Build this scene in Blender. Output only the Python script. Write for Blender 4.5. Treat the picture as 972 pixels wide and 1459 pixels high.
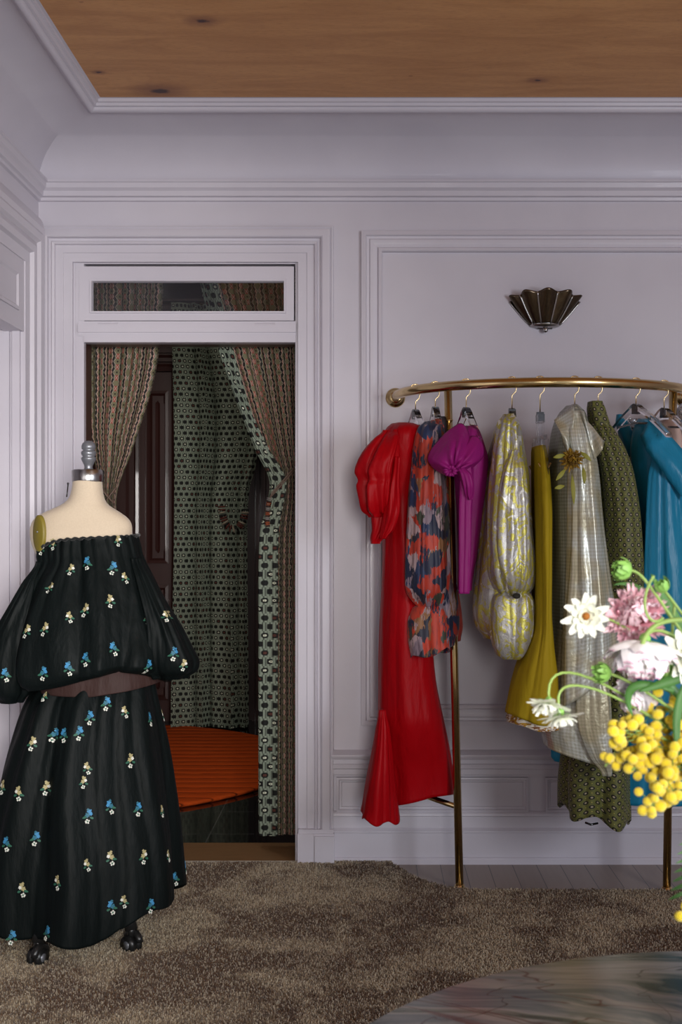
import bpy, bmesh, math, random
import numpy as np
from mathutils import Vector, Matrix, noise
from mathutils.bvhtree import BVHTree
random.seed(7)
PI = math.pi
C = bpy.context.scene.collection
for o in list(bpy.data.objects): bpy.data.objects.remove(o)

# ------------------------------------------------------------------ camera, world, lights, exposure
F, CX, CY, EYE = 1750.0, 525.0, 744.0, 1.386
cd = bpy.data.cameras.new('camera'); cam = bpy.data.objects.new('camera', cd); C.objects.link(cam)
cam.location = (0, 0, EYE); cam.rotation_euler = (PI/2, 0, 0)
cd.sensor_width = 36; cd.lens = F*36/1459; cd.shift_x = -(CX-486)/1459; cd.shift_y = (CY-729.5)/1459
cd.clip_start = .05; cd.dof.use_dof = True; cd.dof.focus_distance = 4.6; cd.dof.aperture_fstop = 11.0
bpy.context.scene.camera = cam
sc = bpy.context.scene
sc.view_settings.view_transform = 'Standard'; sc.view_settings.look = 'None'
sc.view_settings.gamma = 1; sc.view_settings.use_curve_mapping = False
sc.view_settings.exposure = 0.0
w = bpy.data.worlds.new('daylight'); sc.world = w; w.use_nodes = True
w.node_tree.nodes['Background'].inputs[0].default_value = (.60, .62, .72, 1)
w.node_tree.nodes['Background'].inputs[1].default_value = .42

def area(name, loc, target, sx, sy, power, col):
    l = bpy.data.lights.new(name, 'AREA'); l.shape = 'RECTANGLE'; l.size = sx; l.size_y = sy; l.energy = power; l.color = col
    o = bpy.data.objects.new(name, l); C.objects.link(o); o.location = loc
    o.rotation_euler = (Vector(target)-Vector(loc)).to_track_quat('-Z', 'Y').to_euler(); return o
area('window_daylight', (2.75, .2, 1.7), (.3, 5, 1.15), 1.0, 1.6, 82, (.88, .92, 1.0))
sw_ = area('left_side_fill', (.35, -.7, 1.55), (-1.75, 5, 1.0), .8, 1.1, 20, (1.0, .965, .93)); sw_.data.spread = math.radians(50)  # added unseen narrow beam from behind the camera, brightens the left side
area('fitting_room_fill', (-1.0, 6.1, 2.90), (-1.1, 7.6, .8), .7, .7, 17, (1.0, .92, .82))  # added unseen fill that brightens the back curtain and rug

# ------------------------------------------------------------------ helpers
def P(px, py, Y): return Vector(((px-CX)*Y/F, Y, EYE-(py-CY)*Y/F))
def X5(px, Y=5.0): return (px-CX)*Y/F
def Z5(py, Y=5.0): return EYE-(py-CY)*Y/F

class S:
    def __init__(s, nt, k): s.nt = nt; s.k = k
    def _m(s, op, *a, clamp=False):
        n = s.nt.nodes.new('ShaderNodeMath'); n.operation = op; n.use_clamp = clamp
        for i, v in enumerate((s,)+a):
            if isinstance(v, S): s.nt.links.new(v.k, n.inputs[i])
            else: n.inputs[i].default_value = v
        return S(s.nt, n.outputs[0])
    def __add__(s, b): return s._m('ADD', b)
    __radd__ = __add__
    def __mul__(s, b): return s._m('MULTIPLY', b)
    __rmul__ = __mul__
    def __sub__(s, b): return s._m('SUBTRACT', b)
    def __rsub__(s, b): return (s*-1)+b
    def __truediv__(s, b): return s._m('DIVIDE', b)
    def fl(s): return s._m('FLOOR')
    def fr(s): return s._m('FRACT')
    def sin(s): return s._m('SINE')
    def ab(s): return s._m('ABSOLUTE')
    def sq(s): return s._m('SQRT')
    def pw(s, b): return s._m('POWER', b)
    def lt(s, b): return s._m('LESS_THAN', b)
    def gt(s, b): return s._m('GREATER_THAN', b)
    def mx(s, b): return s._m('MAXIMUM', b)
    def mn(s, b): return s._m('MINIMUM', b)
    def sm(s, a, b):
        n = s.nt.nodes.new('ShaderNodeMapRange'); n.interpolation_type = 'SMOOTHSTEP'
        s.nt.links.new(s.k, n.inputs[0]); n.inputs[1].default_value = a; n.inputs[2].default_value = b
        return S(s.nt, n.outputs[0])
class G:
    def __init__(g, nt): g.nt = nt
    def coord(g, which='UV'):
        n = g.nt.nodes.new('ShaderNodeTexCoord'); return n.outputs[which]
    def xyz(g, k):
        n = g.nt.nodes.new('ShaderNodeSeparateXYZ'); g.nt.links.new(k, n.inputs[0]); return [S(g.nt, o) for o in n.outputs]
    def vec(g, x, y, z=0.0):
        n = g.nt.nodes.new('ShaderNodeCombineXYZ')
        for i, v in enumerate((x, y, z)):
            if isinstance(v, S): g.nt.links.new(v.k, n.inputs[i])
            else: n.inputs[i].default_value = v
        return n.outputs[0]
    def noise(g, k, scale, detail=3, rough=.5, dist=0, out='Fac'):
        n = g.nt.nodes.new('ShaderNodeTexNoise'); g.nt.links.new(k, n.inputs['Vector'])
        n.inputs['Scale'].default_value = scale; n.inputs['Detail'].default_value = detail
        n.inputs['Roughness'].default_value = rough; n.inputs['Distortion'].default_value = dist
        return S(g.nt, n.outputs[out])
    def rnd(g, x, y):
        n = g.nt.nodes.new('ShaderNodeTexWhiteNoise'); g.nt.links.new(g.vec(x, y), n.inputs['Vector']); return S(g.nt, n.outputs['Value'])
    def vor(g, k, scale, out='Distance', feature='F1'):
        n = g.nt.nodes.new('ShaderNodeTexVoronoi'); n.feature = feature
        g.nt.links.new(k, n.inputs['Vector']); n.inputs['Scale'].default_value = scale; return S(g.nt, n.outputs[out])
    def mix(g, f, a, b):
        n = g.nt.nodes.new('ShaderNodeMix'); n.data_type = 'RGBA'
        for i, v in ((0, f), (6, a), (7, b)):
            if isinstance(v, S): g.nt.links.new(v.k, n.inputs[i])
            elif i == 0: n.inputs[0].default_value = v
            else: n.inputs[i].default_value = (*v[:3], 1)
        return S(g.nt, n.outputs[2])
    def ramp(g, f, stops, interp='LINEAR'):
        n = g.nt.nodes.new('ShaderNodeValToRGB'); g.nt.links.new(f.k, n.inputs[0]); r = n.color_ramp; r.interpolation = interp
        while len(r.elements) < len(stops): r.elements.new(.5)
        for e, (p, c) in zip(r.elements, stops): e.position = p; e.color = (*c, 1)
        return S(g.nt, n.outputs[0])
def srgb(r, g, b):
    f = lambda c: (c/255/12.92 if c <= 10 else ((c/255+.055)/1.055)**2.4)
    return (f(r), f(g), f(b))
def mat(name, col=(.5, .5, .5), rough=.6, metal=0, coat=0, sheen=0, spec=.5, build=None, trans=0, ior=1.45, aniso=0, alpha=1):
    m = bpy.data.materials.new(name); m.use_nodes = True; nt = m.node_tree; b = nt.nodes['Principled BSDF']
    b.inputs['Base Color'].default_value = (*col, 1); b.inputs['Roughness'].default_value = rough
    b.inputs['Metallic'].default_value = metal; b.inputs['Coat Weight'].default_value = coat
    b.inputs['Sheen Weight'].default_value = sheen; b.inputs['Specular IOR Level'].default_value = spec
    b.inputs['Transmission Weight'].default_value = trans; b.inputs['IOR'].default_value = ior
    b.inputs['Anisotropic'].default_value = aniso; b.inputs['Alpha'].default_value = alpha
    if build:
        r = build(G(nt))
        for k, v in r.items():
            if k == 'bump':
                n = nt.nodes.new('ShaderNodeBump'); h, st, di = v
                n.inputs['Strength'].default_value = st; n.inputs['Distance'].default_value = di
                nt.links.new(h.k, n.inputs['Height']); nt.links.new(n.outputs[0], b.inputs['Normal'])
            else: nt.links.new(v.k, b.inputs[k])
    return m

def obj(name, verts, faces, m, parent=None, uv=None, smooth=True, mi=None, loc=None):
    me = bpy.data.meshes.new(name); me.from_pydata([tuple(v) for v in verts], [], faces)
    for mm in (m if isinstance(m, (list, tuple)) else [m]): me.materials.append(mm)
    if mi is not None: me.polygons.foreach_set('material_index', mi)
    if smooth: me.polygons.foreach_set('use_smooth', [True]*len(me.polygons))
    if uv is not None:
        l = me.uv_layers.new(name='UVMap')
        if isinstance(uv, dict):     # per-face loop uvs
            flat = [c for f in uv['loops'] for p in f for c in p]
        else:
            flat = [c for p in me.polygons for vi in p.vertices for c in uv[vi]]
        l.data.foreach_set('uv', flat)
    me.update(); o = bpy.data.objects.new(name, me); C.objects.link(o)
    if parent: o.parent = parent
    return o
def thing(name, label, cat, loc=(0, 0, 0), rotz=0, group=None):
    o = bpy.data.objects.new(name, None); C.objects.link(o); o.empty_display_size = .05
    o.location = loc; o.rotation_euler = (0, 0, rotz); o['label'] = label; o['category'] = cat
    if group: o['group'] = group
    return o
def tag(o, label, cat, group=None):
    o['label'] = label; o['category'] = cat
    if group: o['group'] = group
    return o
def origin_child(o, t):   # keep world-space mesh, parented to an Empty standing elsewhere
    o.parent = t; o.matrix_parent_inverse = Matrix.Translation(t.location).inverted() if t.rotation_euler.z == 0 else (Matrix.Translation(t.location) @ Matrix.Rotation(t.rotation_euler.z, 4, 'Z')).inverted()
    return o

class MB:
    def __init__(s): s.v = []; s.f = []; s.mi = []
    def add(s, v, f, mi=0):
        n = len(s.v); s.v += [Vector(p) for p in v]; s.f += [tuple(i+n for i in q) for q in f]; s.mi += [mi]*len(f)
    def box(s, x0, x1, y0, y1, z0, z1, mi=0):
        v = [(x, y, z) for z in (z0, z1) for y in (y0, y1) for x in (x0, x1)]
        s.add(v, [(0, 2, 3, 1), (4, 5, 7, 6), (0, 1, 5, 4), (2, 6, 7, 3), (0, 4, 6, 2), (1, 3, 7, 5)], mi)
    def tube(s, pts, r, n=12, mi=0, closed=False, cap=True):
        pts = [Vector(p) for p in pts]; N = len(pts)
        rs = r if isinstance(r, (list, tuple)) else [r]*N
        up = None; v = []
        for i, p in enumerate(pts):
            a = pts[(i-1) % N] if closed or i > 0 else p; b = pts[(i+1) % N] if closed or i < N-1 else p
            t = (b-a).normalized()
            if up is None: up = t.orthogonal().normalized()
            else:
                up = (up - t*up.dot(t)); up = up.normalized() if up.length > 1e-6 else t.orthogonal().normalized()
            sd = t.cross(up)
            for k in range(n):
                an = 2*PI*k/n; v.append(p + (up*math.cos(an)+sd*math.sin(an))*rs[i])
        f = []
        for i in range(N if closed else N-1):
            j = (i+1) % N
            for k in range(n): f.append((i*n+k, i*n+(k+1) % n, j*n+(k+1) % n, j*n+k))
        if not closed and cap: f.append(tuple(range(n))[::-1]); f.append(tuple((N-1)*n+k for k in range(n)))
        s.add(v, f, mi)
    def lathe(s, prof, c=(0, 0, 0), n=32, axis='Z', mi=0, sx=1, sy=1):
        v = []
        for r, z in prof:
            for k in range(n):
                a = 2*PI*k/n
                p = (r*math.cos(a)*sx, r*math.sin(a)*sy, z)
                if axis == 'Y': p = (p[0], p[2], p[1])
                if axis == 'X': p = (p[2], p[0], p[1])
                v.append(Vector(p)+Vector(c))
        f = [(i*n+k, i*n+(k+1) % n, (i+1)*n+(k+1) % n, (i+1)*n+k) for i in range(len(prof)-1) for k in range(n)]
        f.append(tuple(range(n))[::-1]); f.append(tuple((len(prof)-1)*n+k for k in range(n)))
        s.add(v, f, mi)
    def ball(s, c, r, n=12, m=8, mi=0, sc=(1, 1, 1)):
        v = [Vector(c)+Vector((0, 0, r*sc[2]))]; f = []
        for i in range(1, m):
            t = PI*i/m
            for k in range(n): v.append(Vector(c)+Vector((r*sc[0]*math.sin(t)*math.cos(2*PI*k/n), r*sc[1]*math.sin(t)*math.sin(2*PI*k/n), r*sc[2]*math.cos(t))))
        v.append(Vector(c)-Vector((0, 0, r*sc[2])))
        for k in range(n):
            f.append((0, 1+k, 1+(k+1) % n)); L = len(v)-1; b = 1+(m-2)*n; f.append((L, b+(k+1) % n, b+k))
        for i in range(m-2):
            for k in range(n): a = 1+i*n; f.append((a+k, a+n+k, a+n+(k+1) % n, a+(k+1) % n))
        s.add(v, f, mi)
    def build(s, name, m, parent=None, smooth=True, uv=None, sharp=None):
        o = obj(name, s.v, s.f, m, parent, uv, smooth, s.mi)
        if sharp: autosmooth(o, sharp)
        return o
def autosmooth(o, deg=35):
    bm = bmesh.new(); bm.from_mesh(o.data)
    bmesh.ops.recalc_face_normals(bm, faces=bm.faces)
    for e in bm.edges:
        if len(e.link_faces) == 2 and e.calc_face_angle(0) > math.radians(deg): e.smooth = False
    bm.to_mesh(o.data); bm.free()
def struct(o): o['kind'] = 'structure'; return o

def sweep(mb, prof, path, fn, closed=False, mi=0):
    """prof: (inset, out) pairs; path: 2D corners; inset goes to the left of travel. fn(u, v, out) -> 3D"""
    N = len(path); pts = [Vector(p) for p in path]; dirs = []
    for i in range(N):
        if closed or 0 < i < N-1:
            a = (pts[i]-pts[i-1]).normalized(); b = (pts[(i+1) % N]-pts[i]).normalized()
        elif i == 0: a = b = (pts[1]-pts[0]).normalized()
        else: a = b = (pts[-1]-pts[-2]).normalized()
        na = Vector((-a.y, a.x)); nb = Vector((-b.y, b.x)); d = (na+nb); d = d/(d.dot(na)); dirs.append(d)
    v = [fn(*(pts[i]+dirs[i]*q[0]), q[1]) for q in prof for i in range(N)]
    f = []
    for j in range(len(prof)-1):
        for i in range(N if closed else N-1):
            k = (i+1) % N; f.append((j*N+i, j*N+k, (j+1)*N+k, (j+1)*N+i))
    mb.add(v, f, mi)
def trim(name, prof, path, fn, m, closed=False, ang=25):
    mb = MB(); sweep(mb, prof, path, fn, closed); o = mb.build(name, m); autosmooth(o, ang); return struct(o)
onback = lambda u, v, h: (u, 5.0-h, v)
onleft = lambda u, v, h: (-1.343+h, u, v)

def interp(rows, t):
    """catmull-rom over rows keyed by first entry (ascending)"""
    n = len(rows)
    i = 0
    while i < n-2 and t > rows[i+1][0]: i += 1
    p1, p2 = rows[i], rows[i+1]; p0 = rows[max(i-1, 0)]; p3 = rows[min(i+2, n-1)]
    h = (t-p1[0])/(p2[0]-p1[0]); out = []
    for a, b, c, d in zip(p0, p1, p2, p3):
        m1 = (c-a)/(p2[0]-p0[0])*(p2[0]-p1[0]); m2 = (d-b)/(p3[0]-p1[0])*(p2[0]-p1[0])
        if (b-a)*(c-b) <= 0: m1 = 0
        if (c-b)*(d-c) <= 0: m2 = 0
        h2, h3 = h*h, h*h*h
        out.append((2*h3-3*h2+1)*b+(h3-2*h2+h)*m1+(-2*h3+3*h2)*c+(h3-h2)*m2)
    return out
def loft(name, rows, Yr, m, parent=None, folds=(), n=96, nr=70, sup=2.3, wr=.004, ws=9, hem=None, cap_top=True, cap_bot=False, thick=0, seed=0, uvw=None, top=None, sharp=.65, warp=.30):
    """rows: (py, xl, xr, half_depth, yc) measured at the reference distance Yr. folds: (k, amp_top, amp_bottom, phase, twist)
    hem(theta)-> vertical shift of the last rows in metres"""
    v = []; uv = []; y0, y1 = rows[0][0], rows[-1][0]
    per = 0
    for i in range(nr+1):
        t = i/nr; py = y0+(y1-y0)*t; _, xl, xr, dp, yc = interp(rows, py)
        a = P(xl, py, Yr); b = P(xr, py, Yr); cx = (a.x+b.x)/2; hx = max((b.x-a.x)/2, .002); z = a.z
        for k in range(n):
            th = 2*PI*k/n; c, s_ = math.cos(th), math.sin(th)
            r = 1/((abs(c)**sup+abs(s_)**sup)**(1/sup))
            th2 = th+(warp*noise.noise(Vector((c*1.4+seed*3.1, s_*1.4, z*2.2+seed))) if folds else 0); fo = 0
            for K, a0, a1, ph, tw in folds:
                q_ = K*th2+ph+tw*t; fo += (a0+(a1-a0)*t)*((1-sharp)*math.sin(q_)+sharp*(2.4*abs(math.sin(q_/2))-1.5))
            q = noise.noise(Vector((c*1.2+seed*7.3, s_*1.2+seed, z*ws*.35)))*wr + noise.noise(Vector((c*3+seed, s_*3, z*ws)))*wr*.5
            x = cx+(hx*r+0)*c + c*(fo*.55+q); y = yc+(dp*r)*s_ + s_*(fo+q)
            zz = z
            if top: zz += top(th)*max(0, 1-t/.3)**1.5
            if hem: zz += hem(th)*max(0, (t-.7)/.3)**1.5
            v.append((x, y, zz)); uv.append((k/n, z))
        per = max(per, 2*PI*math.sqrt((hx*hx+dp*dp)/2))
    ir = int(nr*.55)*n; cum = [0.0]
    for k in range(n): cum.append(cum[-1]+(Vector(v[ir+k])-Vector(v[ir+(k+1) % n])).length)
    f = []; lu = []; mi = []
    for i in range(nr):
        for k in range(n):
            k2 = (k+1) % n
            f.append((i*n+k, (i+1)*n+k, (i+1)*n+k2, i*n+k2))
            ua, ub = cum[k], cum[k+1]; za, zb = v[i*n+k][2], v[(i+1)*n+k][2]
            lu.append([(ua, uv[i*n][1]), (ua, uv[(i+1)*n][1]), (ub, uv[(i+1)*n][1]), (ub, uv[i*n][1])])
    if cap_top: f.append(tuple(range(n))); lu.append([(cum[k], uv[0][1]) for k in range(n)])
    if cap_bot: q = tuple(nr*n+k for k in range(n))[::-1]; f.append(q); lu.append([(0, uv[-1][1])]*n)
    o = obj(name, v, f, m, None, {'loops': lu})
    if parent: origin_child(o, parent)
    if thick:
        md = o.modifiers.new('cloth', 'SOLIDIFY'); md.thickness = thick; md.offset = -1
    return o
def blob(name, c, r, m, parent=None, pinch=(), n=48, mm=32, folds=(), rot=None, wr=.006, seed=0):
    """soft puffed cloth lobe: an ellipsoid with gathers running towards its pinched end"""
    v = []; uv = []
    for i in range(mm+1):
        t = PI*i/mm
        for k in range(n):
            th = 2*PI*k/n; rr = math.sin(t)**.8
            fo = 1+sum(a*math.sin(K*th+ph+tw*t)*(.3+.7*(i/mm)) for K, a, ph, tw in folds)
            p = Vector((rr*math.cos(th)*fo, rr*math.sin(th)*fo, math.cos(t)))
            p = Vector((p.x*r[0], p.y*r[1], p.z*r[2]))
            p += p.normalized()*noise.noise(Vector((math.cos(th)*1.5+seed, math.sin(th)*1.5, t*1.5)))*wr*2 if p.length > 0 else p
            if rot: p = rot @ p
            v.append(p+Vector(c)); uv.append((k/n*.4, t*.1))
    f = [(i*n+k, (i+1)*n+k, (i+1)*n+(k+1) % n, i*n+(k+1) % n) for i in range(mm) for k in range(n)]
    o = obj(name, v, f, m, None, uv)
    if parent: origin_child(o, parent)
    return o

# ------------------------------------------------------------------ materials
def paint_build(g):
    k = g.coord('Object'); n = g.noise(k, 2.2, 3); n2 = g.noise(k, 60, 3)
    return {'Base Color': g.mix(n.sm(.3, .7), (.575, .545, .606), (.620, .590, .648)), 'bump': (n2, .08, .004)}
paint = mat('lavender_paint', rough=.42, build=paint_build, coat=.05)
def ply_build(g):
    k = g.coord('Object'); x, y, z = g.xyz(k)
    grain = g.noise(g.vec(x*.9, y*4.5, z), 2.4, 6, .6, .8)
    fine = g.noise(g.vec(x*6, y*34, z), 6, 4)
    d = g.vor(g.vec(x*1.0, y*1.35, 0), 1.15)
    knot = 1-d.sm(.012, .05); halo = (1-d.sm(.02, .12))*.35
    fleck = g.noise(g.vec(x*9, y*45, 3.0), 3, 2).sm(.68, .74)*.45*g.noise(k, 1.5, 2).sm(.45, .65)
    speck = (1-g.vor(g.vec(x*1.0, y*1.8, 7.0), 9).sm(.05, .1))*g.noise(k, 2.5).gt(.56)*.6
    base = g.mix(grain.sm(.3, .72), srgb(206, 150, 90), srgb(184, 128, 70))
    base = g.mix(fine.sm(.45, .75)*.3, base, srgb(150, 94, 50))
    for kx, ky, kr in ((-.783, 4.615, .055), (-.537, 3.968, .03), (-.97, 4.42, .015), (.62, 4.5, .02)):
        dd = (((x-kx)*.7)*((x-kx)*.7)+(y-ky)*(y-ky)).sq()+(g.noise(k, 40, 2)-.5)*.02; halo = halo.mx((1-dd.sm(kr*.5, kr*2))*.55); knot = knot.mx((1-dd.sm(kr*.25, kr*.6)))
    base = g.mix((halo+fleck).mx(speck), base, srgb(110, 52, 25)); base = g.mix(knot, base, srgb(62, 25, 18))
    return {'Base Color': base, 'bump': (grain, .05, .002)}
plywood = mat('ceiling_plywood', rough=.5, build=ply_build)
def brd(g):
    x, y, z = g.xyz(g.coord('Object')); u = x/.097; c = u.fl(); e = (u.fr()-.5).ab()
    r = g.rnd(c, 3.0); n = g.noise(g.vec(x*30, y*2, r*9), 2, 5, .6)
    col = g.mix(n, srgb(138, 120, 106), srgb(106, 90, 80)); col = g.mix(r*.4, col, srgb(150, 132, 116))
    return {'Base Color': g.mix(e.gt(.485), col, (.02, .014, .012)), 'bump': (e.gt(.485)*-1, .5, .002)}
boards = mat('grey_floorboards', rough=.34, coat=.1, build=brd)
def mah(g):
    x, y, z = g.xyz(g.coord('Object')); n = g.noise(g.vec(x*14, y*14, z*1.2), 3, 5)
    return {'Base Color': g.mix(n, (.034, .011, .010), (.066, .022, .018))}
mahogany = mat('dark_mahogany', rough=.4, coat=.15, build=mah)
def gran(g):
    x, y, z = g.xyz(g.coord('Object')); e = ((x/.55+.28).fr()-.5).ab().gt(.496)._m('MAXIMUM', ((y/.42).fr()-.5).ab().gt(.494))
    return {'Base Color': g.mix(e, (.006, .006, .007), (.10, .10, .10))}
blackstone = mat('polished_black_stone', rough=.06, build=gran)
def thr(g):
    x, y, z = g.xyz(g.coord('Object')); n = g.noise(g.vec(x*2, y*30, z), 4, 4)
    return {'Base Color': g.mix(n, srgb(150, 112, 72), srgb(108, 76, 46))}
oak = mat('worn_oak_threshold', rough=.5, build=thr)
def marb(g):
    k = g.coord('Object'); x, y, z = g.xyz(k)
    wv = g.noise(k, 1.1, 3, .5, .8); d = g.vec(x*.8+wv*.8, y*2.4+x*.7+wv*1.3, 0)
    a = g.noise(d, 2.0, 6, .6, .5); b = g.noise(d, 4.5, 5, .6, 1.5)
    col = g.ramp(a, [(.34, srgb(48, 58, 46)), (.42, srgb(92, 104, 92)), (.48, srgb(184, 186, 180)), (.54, srgb(112, 126, 132)), (.61, srgb(188, 188, 184)), (.72, srgb(124, 134, 134))])
    col = g.mix(b.sm(.55, .72)*.6, col, srgb(100, 108, 104))
    vein = (g.noise(g.vec(x*1.0, y*1.8+x*.5, 2.0), 2.2, 3, .5, 1.2)-.5).ab(); col = g.mix((1-vein.sm(0, .010))*.75, col, srgb(104, 58, 46))
    v2 = (g.noise(g.vec(x*1.0+4, y*1.6-x*.4, 5.0), 2.8, 3, .5, 1.0)-.5).ab(); col = g.mix((1-v2.sm(0, .007))*.7, col, srgb(66, 56, 48))
    return {'Base Color': col}
marble = mat('veined_grey_marble', rough=.22, spec=.35, build=marb)
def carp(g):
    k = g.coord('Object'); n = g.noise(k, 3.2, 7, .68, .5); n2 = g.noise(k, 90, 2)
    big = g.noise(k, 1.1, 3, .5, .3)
    f = (n*.8+big*.35).sm(.51, .63)  # brown patches: shading of the pushed pile, put into the base colour
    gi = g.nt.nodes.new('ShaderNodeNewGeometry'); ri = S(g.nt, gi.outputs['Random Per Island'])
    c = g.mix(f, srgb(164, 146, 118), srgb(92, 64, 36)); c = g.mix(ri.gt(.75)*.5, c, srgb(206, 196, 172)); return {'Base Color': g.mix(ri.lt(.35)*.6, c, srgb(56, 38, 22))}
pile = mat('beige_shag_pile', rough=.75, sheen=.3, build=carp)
brass = mat('polished_brass', (.66, .50, .25), .19, 1)
wire = mat('gold_wire', (.75, .58, .32), .2, 1)
chrome = mat('brushed_nickel', (.42, .41, .40), .22, 1, aniso=.5)
rivet = mat('dark_chrome', (.10, .10, .105), .18, 1)
acrylic = mat('clear_acrylic', (.97, .97, .98), .04, trans=1, ior=1.45)
acry_edge = mat('smoked_acrylic', (.42, .41, .42), .05, trans=.75, ior=1.5)
bronze = mat('dark_bronze', rough=.2, metal=.9, build=lambda g: {'Base Color': g.mix(g.noise(g.vec(*[a*b for a, b in zip(g.xyz(g.coord('Object')), (60, 60, 8))]), 2, 4), (.045, .030, .022), (.15, .115, .075))})
glass = mat('old_window_glass', (.95, .97, .97), .0, trans=1, ior=1.5)
fineweave = lambda g, s=900: ((g.xyz(g.coord())[0]*s).sin()+(g.xyz(g.coord())[1]*s).sin())
def satin(name, c, c2=None, rough=.38, coat=0, sheen=.2, sc=3, spec=.5):
    def b(g):
        k = g.coord('Object'); n = g.noise(k, sc, 3)
        return {'Base Color': g.mix(n, c, c2 or tuple(q*.8 for q in c)), 'bump': (g.noise(g.vec(*[a*b_ for a, b_ in zip(g.xyz(k), (26, 26, 7))]), 1, 4), .35, .02)}
    return mat(name, rough=rough, coat=coat, sheen=sheen, spec=spec, build=b)
red = satin('red_satin', srgb(166, 3, 14), srgb(140, 2, 11), .45, sheen=.0, spec=.14)
magenta = satin('magenta_satin', srgb(146, 30, 112), srgb(124, 22, 94), .45, sheen=0, spec=.18)
mustard = satin('mustard_crepe', srgb(168, 144, 24), srgb(150, 126, 20), .7, sheen=0, spec=.2)
blue = satin('turquoise_satin', srgb(34, 140, 176), srgb(22, 116, 156), .36, sheen=0)
blue.node_tree.nodes['Principled BSDF'].inputs['Specular IOR Level'].default_value = .35
blacktaf = satin('black_green_taffeta', srgb(14, 20, 20), srgb(9, 14, 14), .55, sheen=0, spec=.12)
brown = satin('brown_lining', srgb(58, 40, 37), None, .6, sheen=0, spec=.2)
blackcord = satin('black_elastic', srgb(14, 17, 16), None, .8)
linen = mat('cream_linen', rough=.85, sheen=.2, build=lambda g: {'Base Color': g.mix(g.noise(g.coord('Object'), 200, 2), srgb(212, 196, 172), srgb(196, 178, 154)), 'bump': (g.noise(g.coord('Object'), 420, 2), .2, .002)})
olive_pl = mat('olive_armplate', srgb(122, 108, 36), .5)
ironb = mat('black_cast_iron', (.012, .012, .012), .3)
castmetal = mat('painted_grey_metal', srgb(128, 130, 136), .35, .5)
for nm, c in dict(emb_blue=(58, 130, 176), emb_teal=(40, 100, 120), emb_green=(40, 92, 72), emb_white=(214, 214, 204), emb_gold=(164, 154, 112)).items():
    globals()[nm] = mat(nm, srgb(*c), .6)
def curtain_check(g):
    u, v, _ = g.xyz(g.coord()); a = u/.034; b = v/.037; row = b.fl(); aa = a+(row*.5).fr()*1.0
    col = aa.fl(); x = (aa.fr()-.5)*.034; y = (b.fr()-.5)*.037
    ang = x.ab().pw(3)+y.ab().pw(3); d = ang.pw(1/3)
    blobm = 1-d.sm(.0105, .0125); r = g.rnd(col, row)
    rr = (x*x+y*y).sq(); ring = rr.gt(.0018)*rr.lt(.0052)*r.gt(.66); red_ = rr.lt(.006)*r.lt(.16)
    bars = (aa*6.0*PI).sin().gt(.6)
    base = g.mix(g.noise(g.coord('Object'), 4), srgb(150, 160, 142), srgb(126, 138, 122))
    base = g.mix(bars*.7, base, srgb(40, 42, 34)); base = g.mix(blobm, base, srgb(12, 13, 10))
    base = g.mix(red_, base, srgb(84, 44, 34)); base = g.mix(ring, base, srgb(206, 208, 186))
    return {'Base Color': base}
checkfab = mat('woven_check_curtain', rough=.75, build=curtain_check)
def curtain_stripe(g):
    u, v, _ = g.xyz(g.coord()); a = u/.038; s = a.fr(); c = a.fl(); r = g.rnd(c, 1.0)
    b = v/.046+(c*.5).fr(); x = (s-.5)*.038; y = (b.fr()-.5)*.046; rr = (x*x+y*y).sq()
    stripe = g.mix(r.gt(.5), srgb(150, 66, 56), srgb(98, 106, 88))
    base = g.mix((s-.5).ab().gt(.36), stripe, srgb(22, 19, 17))
    base = g.mix(((s-.5).ab()-.28).ab().lt(.085), base, g.mix(r.gt(.3), srgb(126, 128, 108), srgb(190, 146, 132)))
    zig = (b.fr()-.5).ab()*2; lat = ((s-.5).ab()*2-zig).ab().lt(.10); base = g.mix(lat, base, srgb(30, 27, 22))
    lat2 = ((s-.5).ab()*2-(1-zig)).ab().lt(.07); base = g.mix(lat2, base, srgb(176, 158, 142))
    base = g.mix(rr.lt(.0125), base, srgb(116, 110, 82)); base = g.mix(rr.lt(.004)*g.rnd(c, b.fl()).gt(.5), base, srgb(34, 28, 22))
    return {'Base Color': base}
stripefab = mat('woven_stripe_curtain', rough=.75, build=curtain_stripe)
def rugb(g):
    x, y, z = g.xyz(g.coord('Object')); n = g.noise(g.vec(x*1.5, y*3, z), 2, 3)
    t = (y+n*.05)/.115; rr = (t.fr()-.5).ab(); br = g.noise(g.vec(x*5, y*30, z), 2, 4)
    col = g.mix(br, srgb(226, 96, 36), srgb(192, 70, 24)); return {'Base Color': g.mix(rr.sm(.40, .5)*.85*br.sm(.25, .5), col, srgb(50, 14, 10)), 'bump': (rr*-1, .6, .02)}
rust = mat('rust_ribbed_rug', rough=.9, spec=.1, build=rugb)
def oliv(g):
    u, v, _ = g.xyz(g.coord()); a = u/.030; b = v/.018; row = b.fl(); aa = a+(row*.5).fr(); x = (aa.fr()-.5)*.030; y = (b.fr()-.5)*.018
    rr = (x*x+y*y).sq(); x2 = ((aa+.5).fr()-.5)*.030; r2 = (x2*x2+y*y).sq()
    base = g.mix(g.noise(g.coord(), 30), srgb(104, 106, 50), srgb(82, 84, 38))
    base = g.mix(r2.lt(.0014), base, srgb(170, 160, 70)); base = g.mix(rr.lt(.0072), base, (.006, .006, .005))
    base = g.mix(rr.lt(.0031), base, srgb(160, 148, 120)); return {'Base Color': base}
olivefab = mat('olive_ring_print', rough=.6, sheen=.1, build=oliv)
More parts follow.
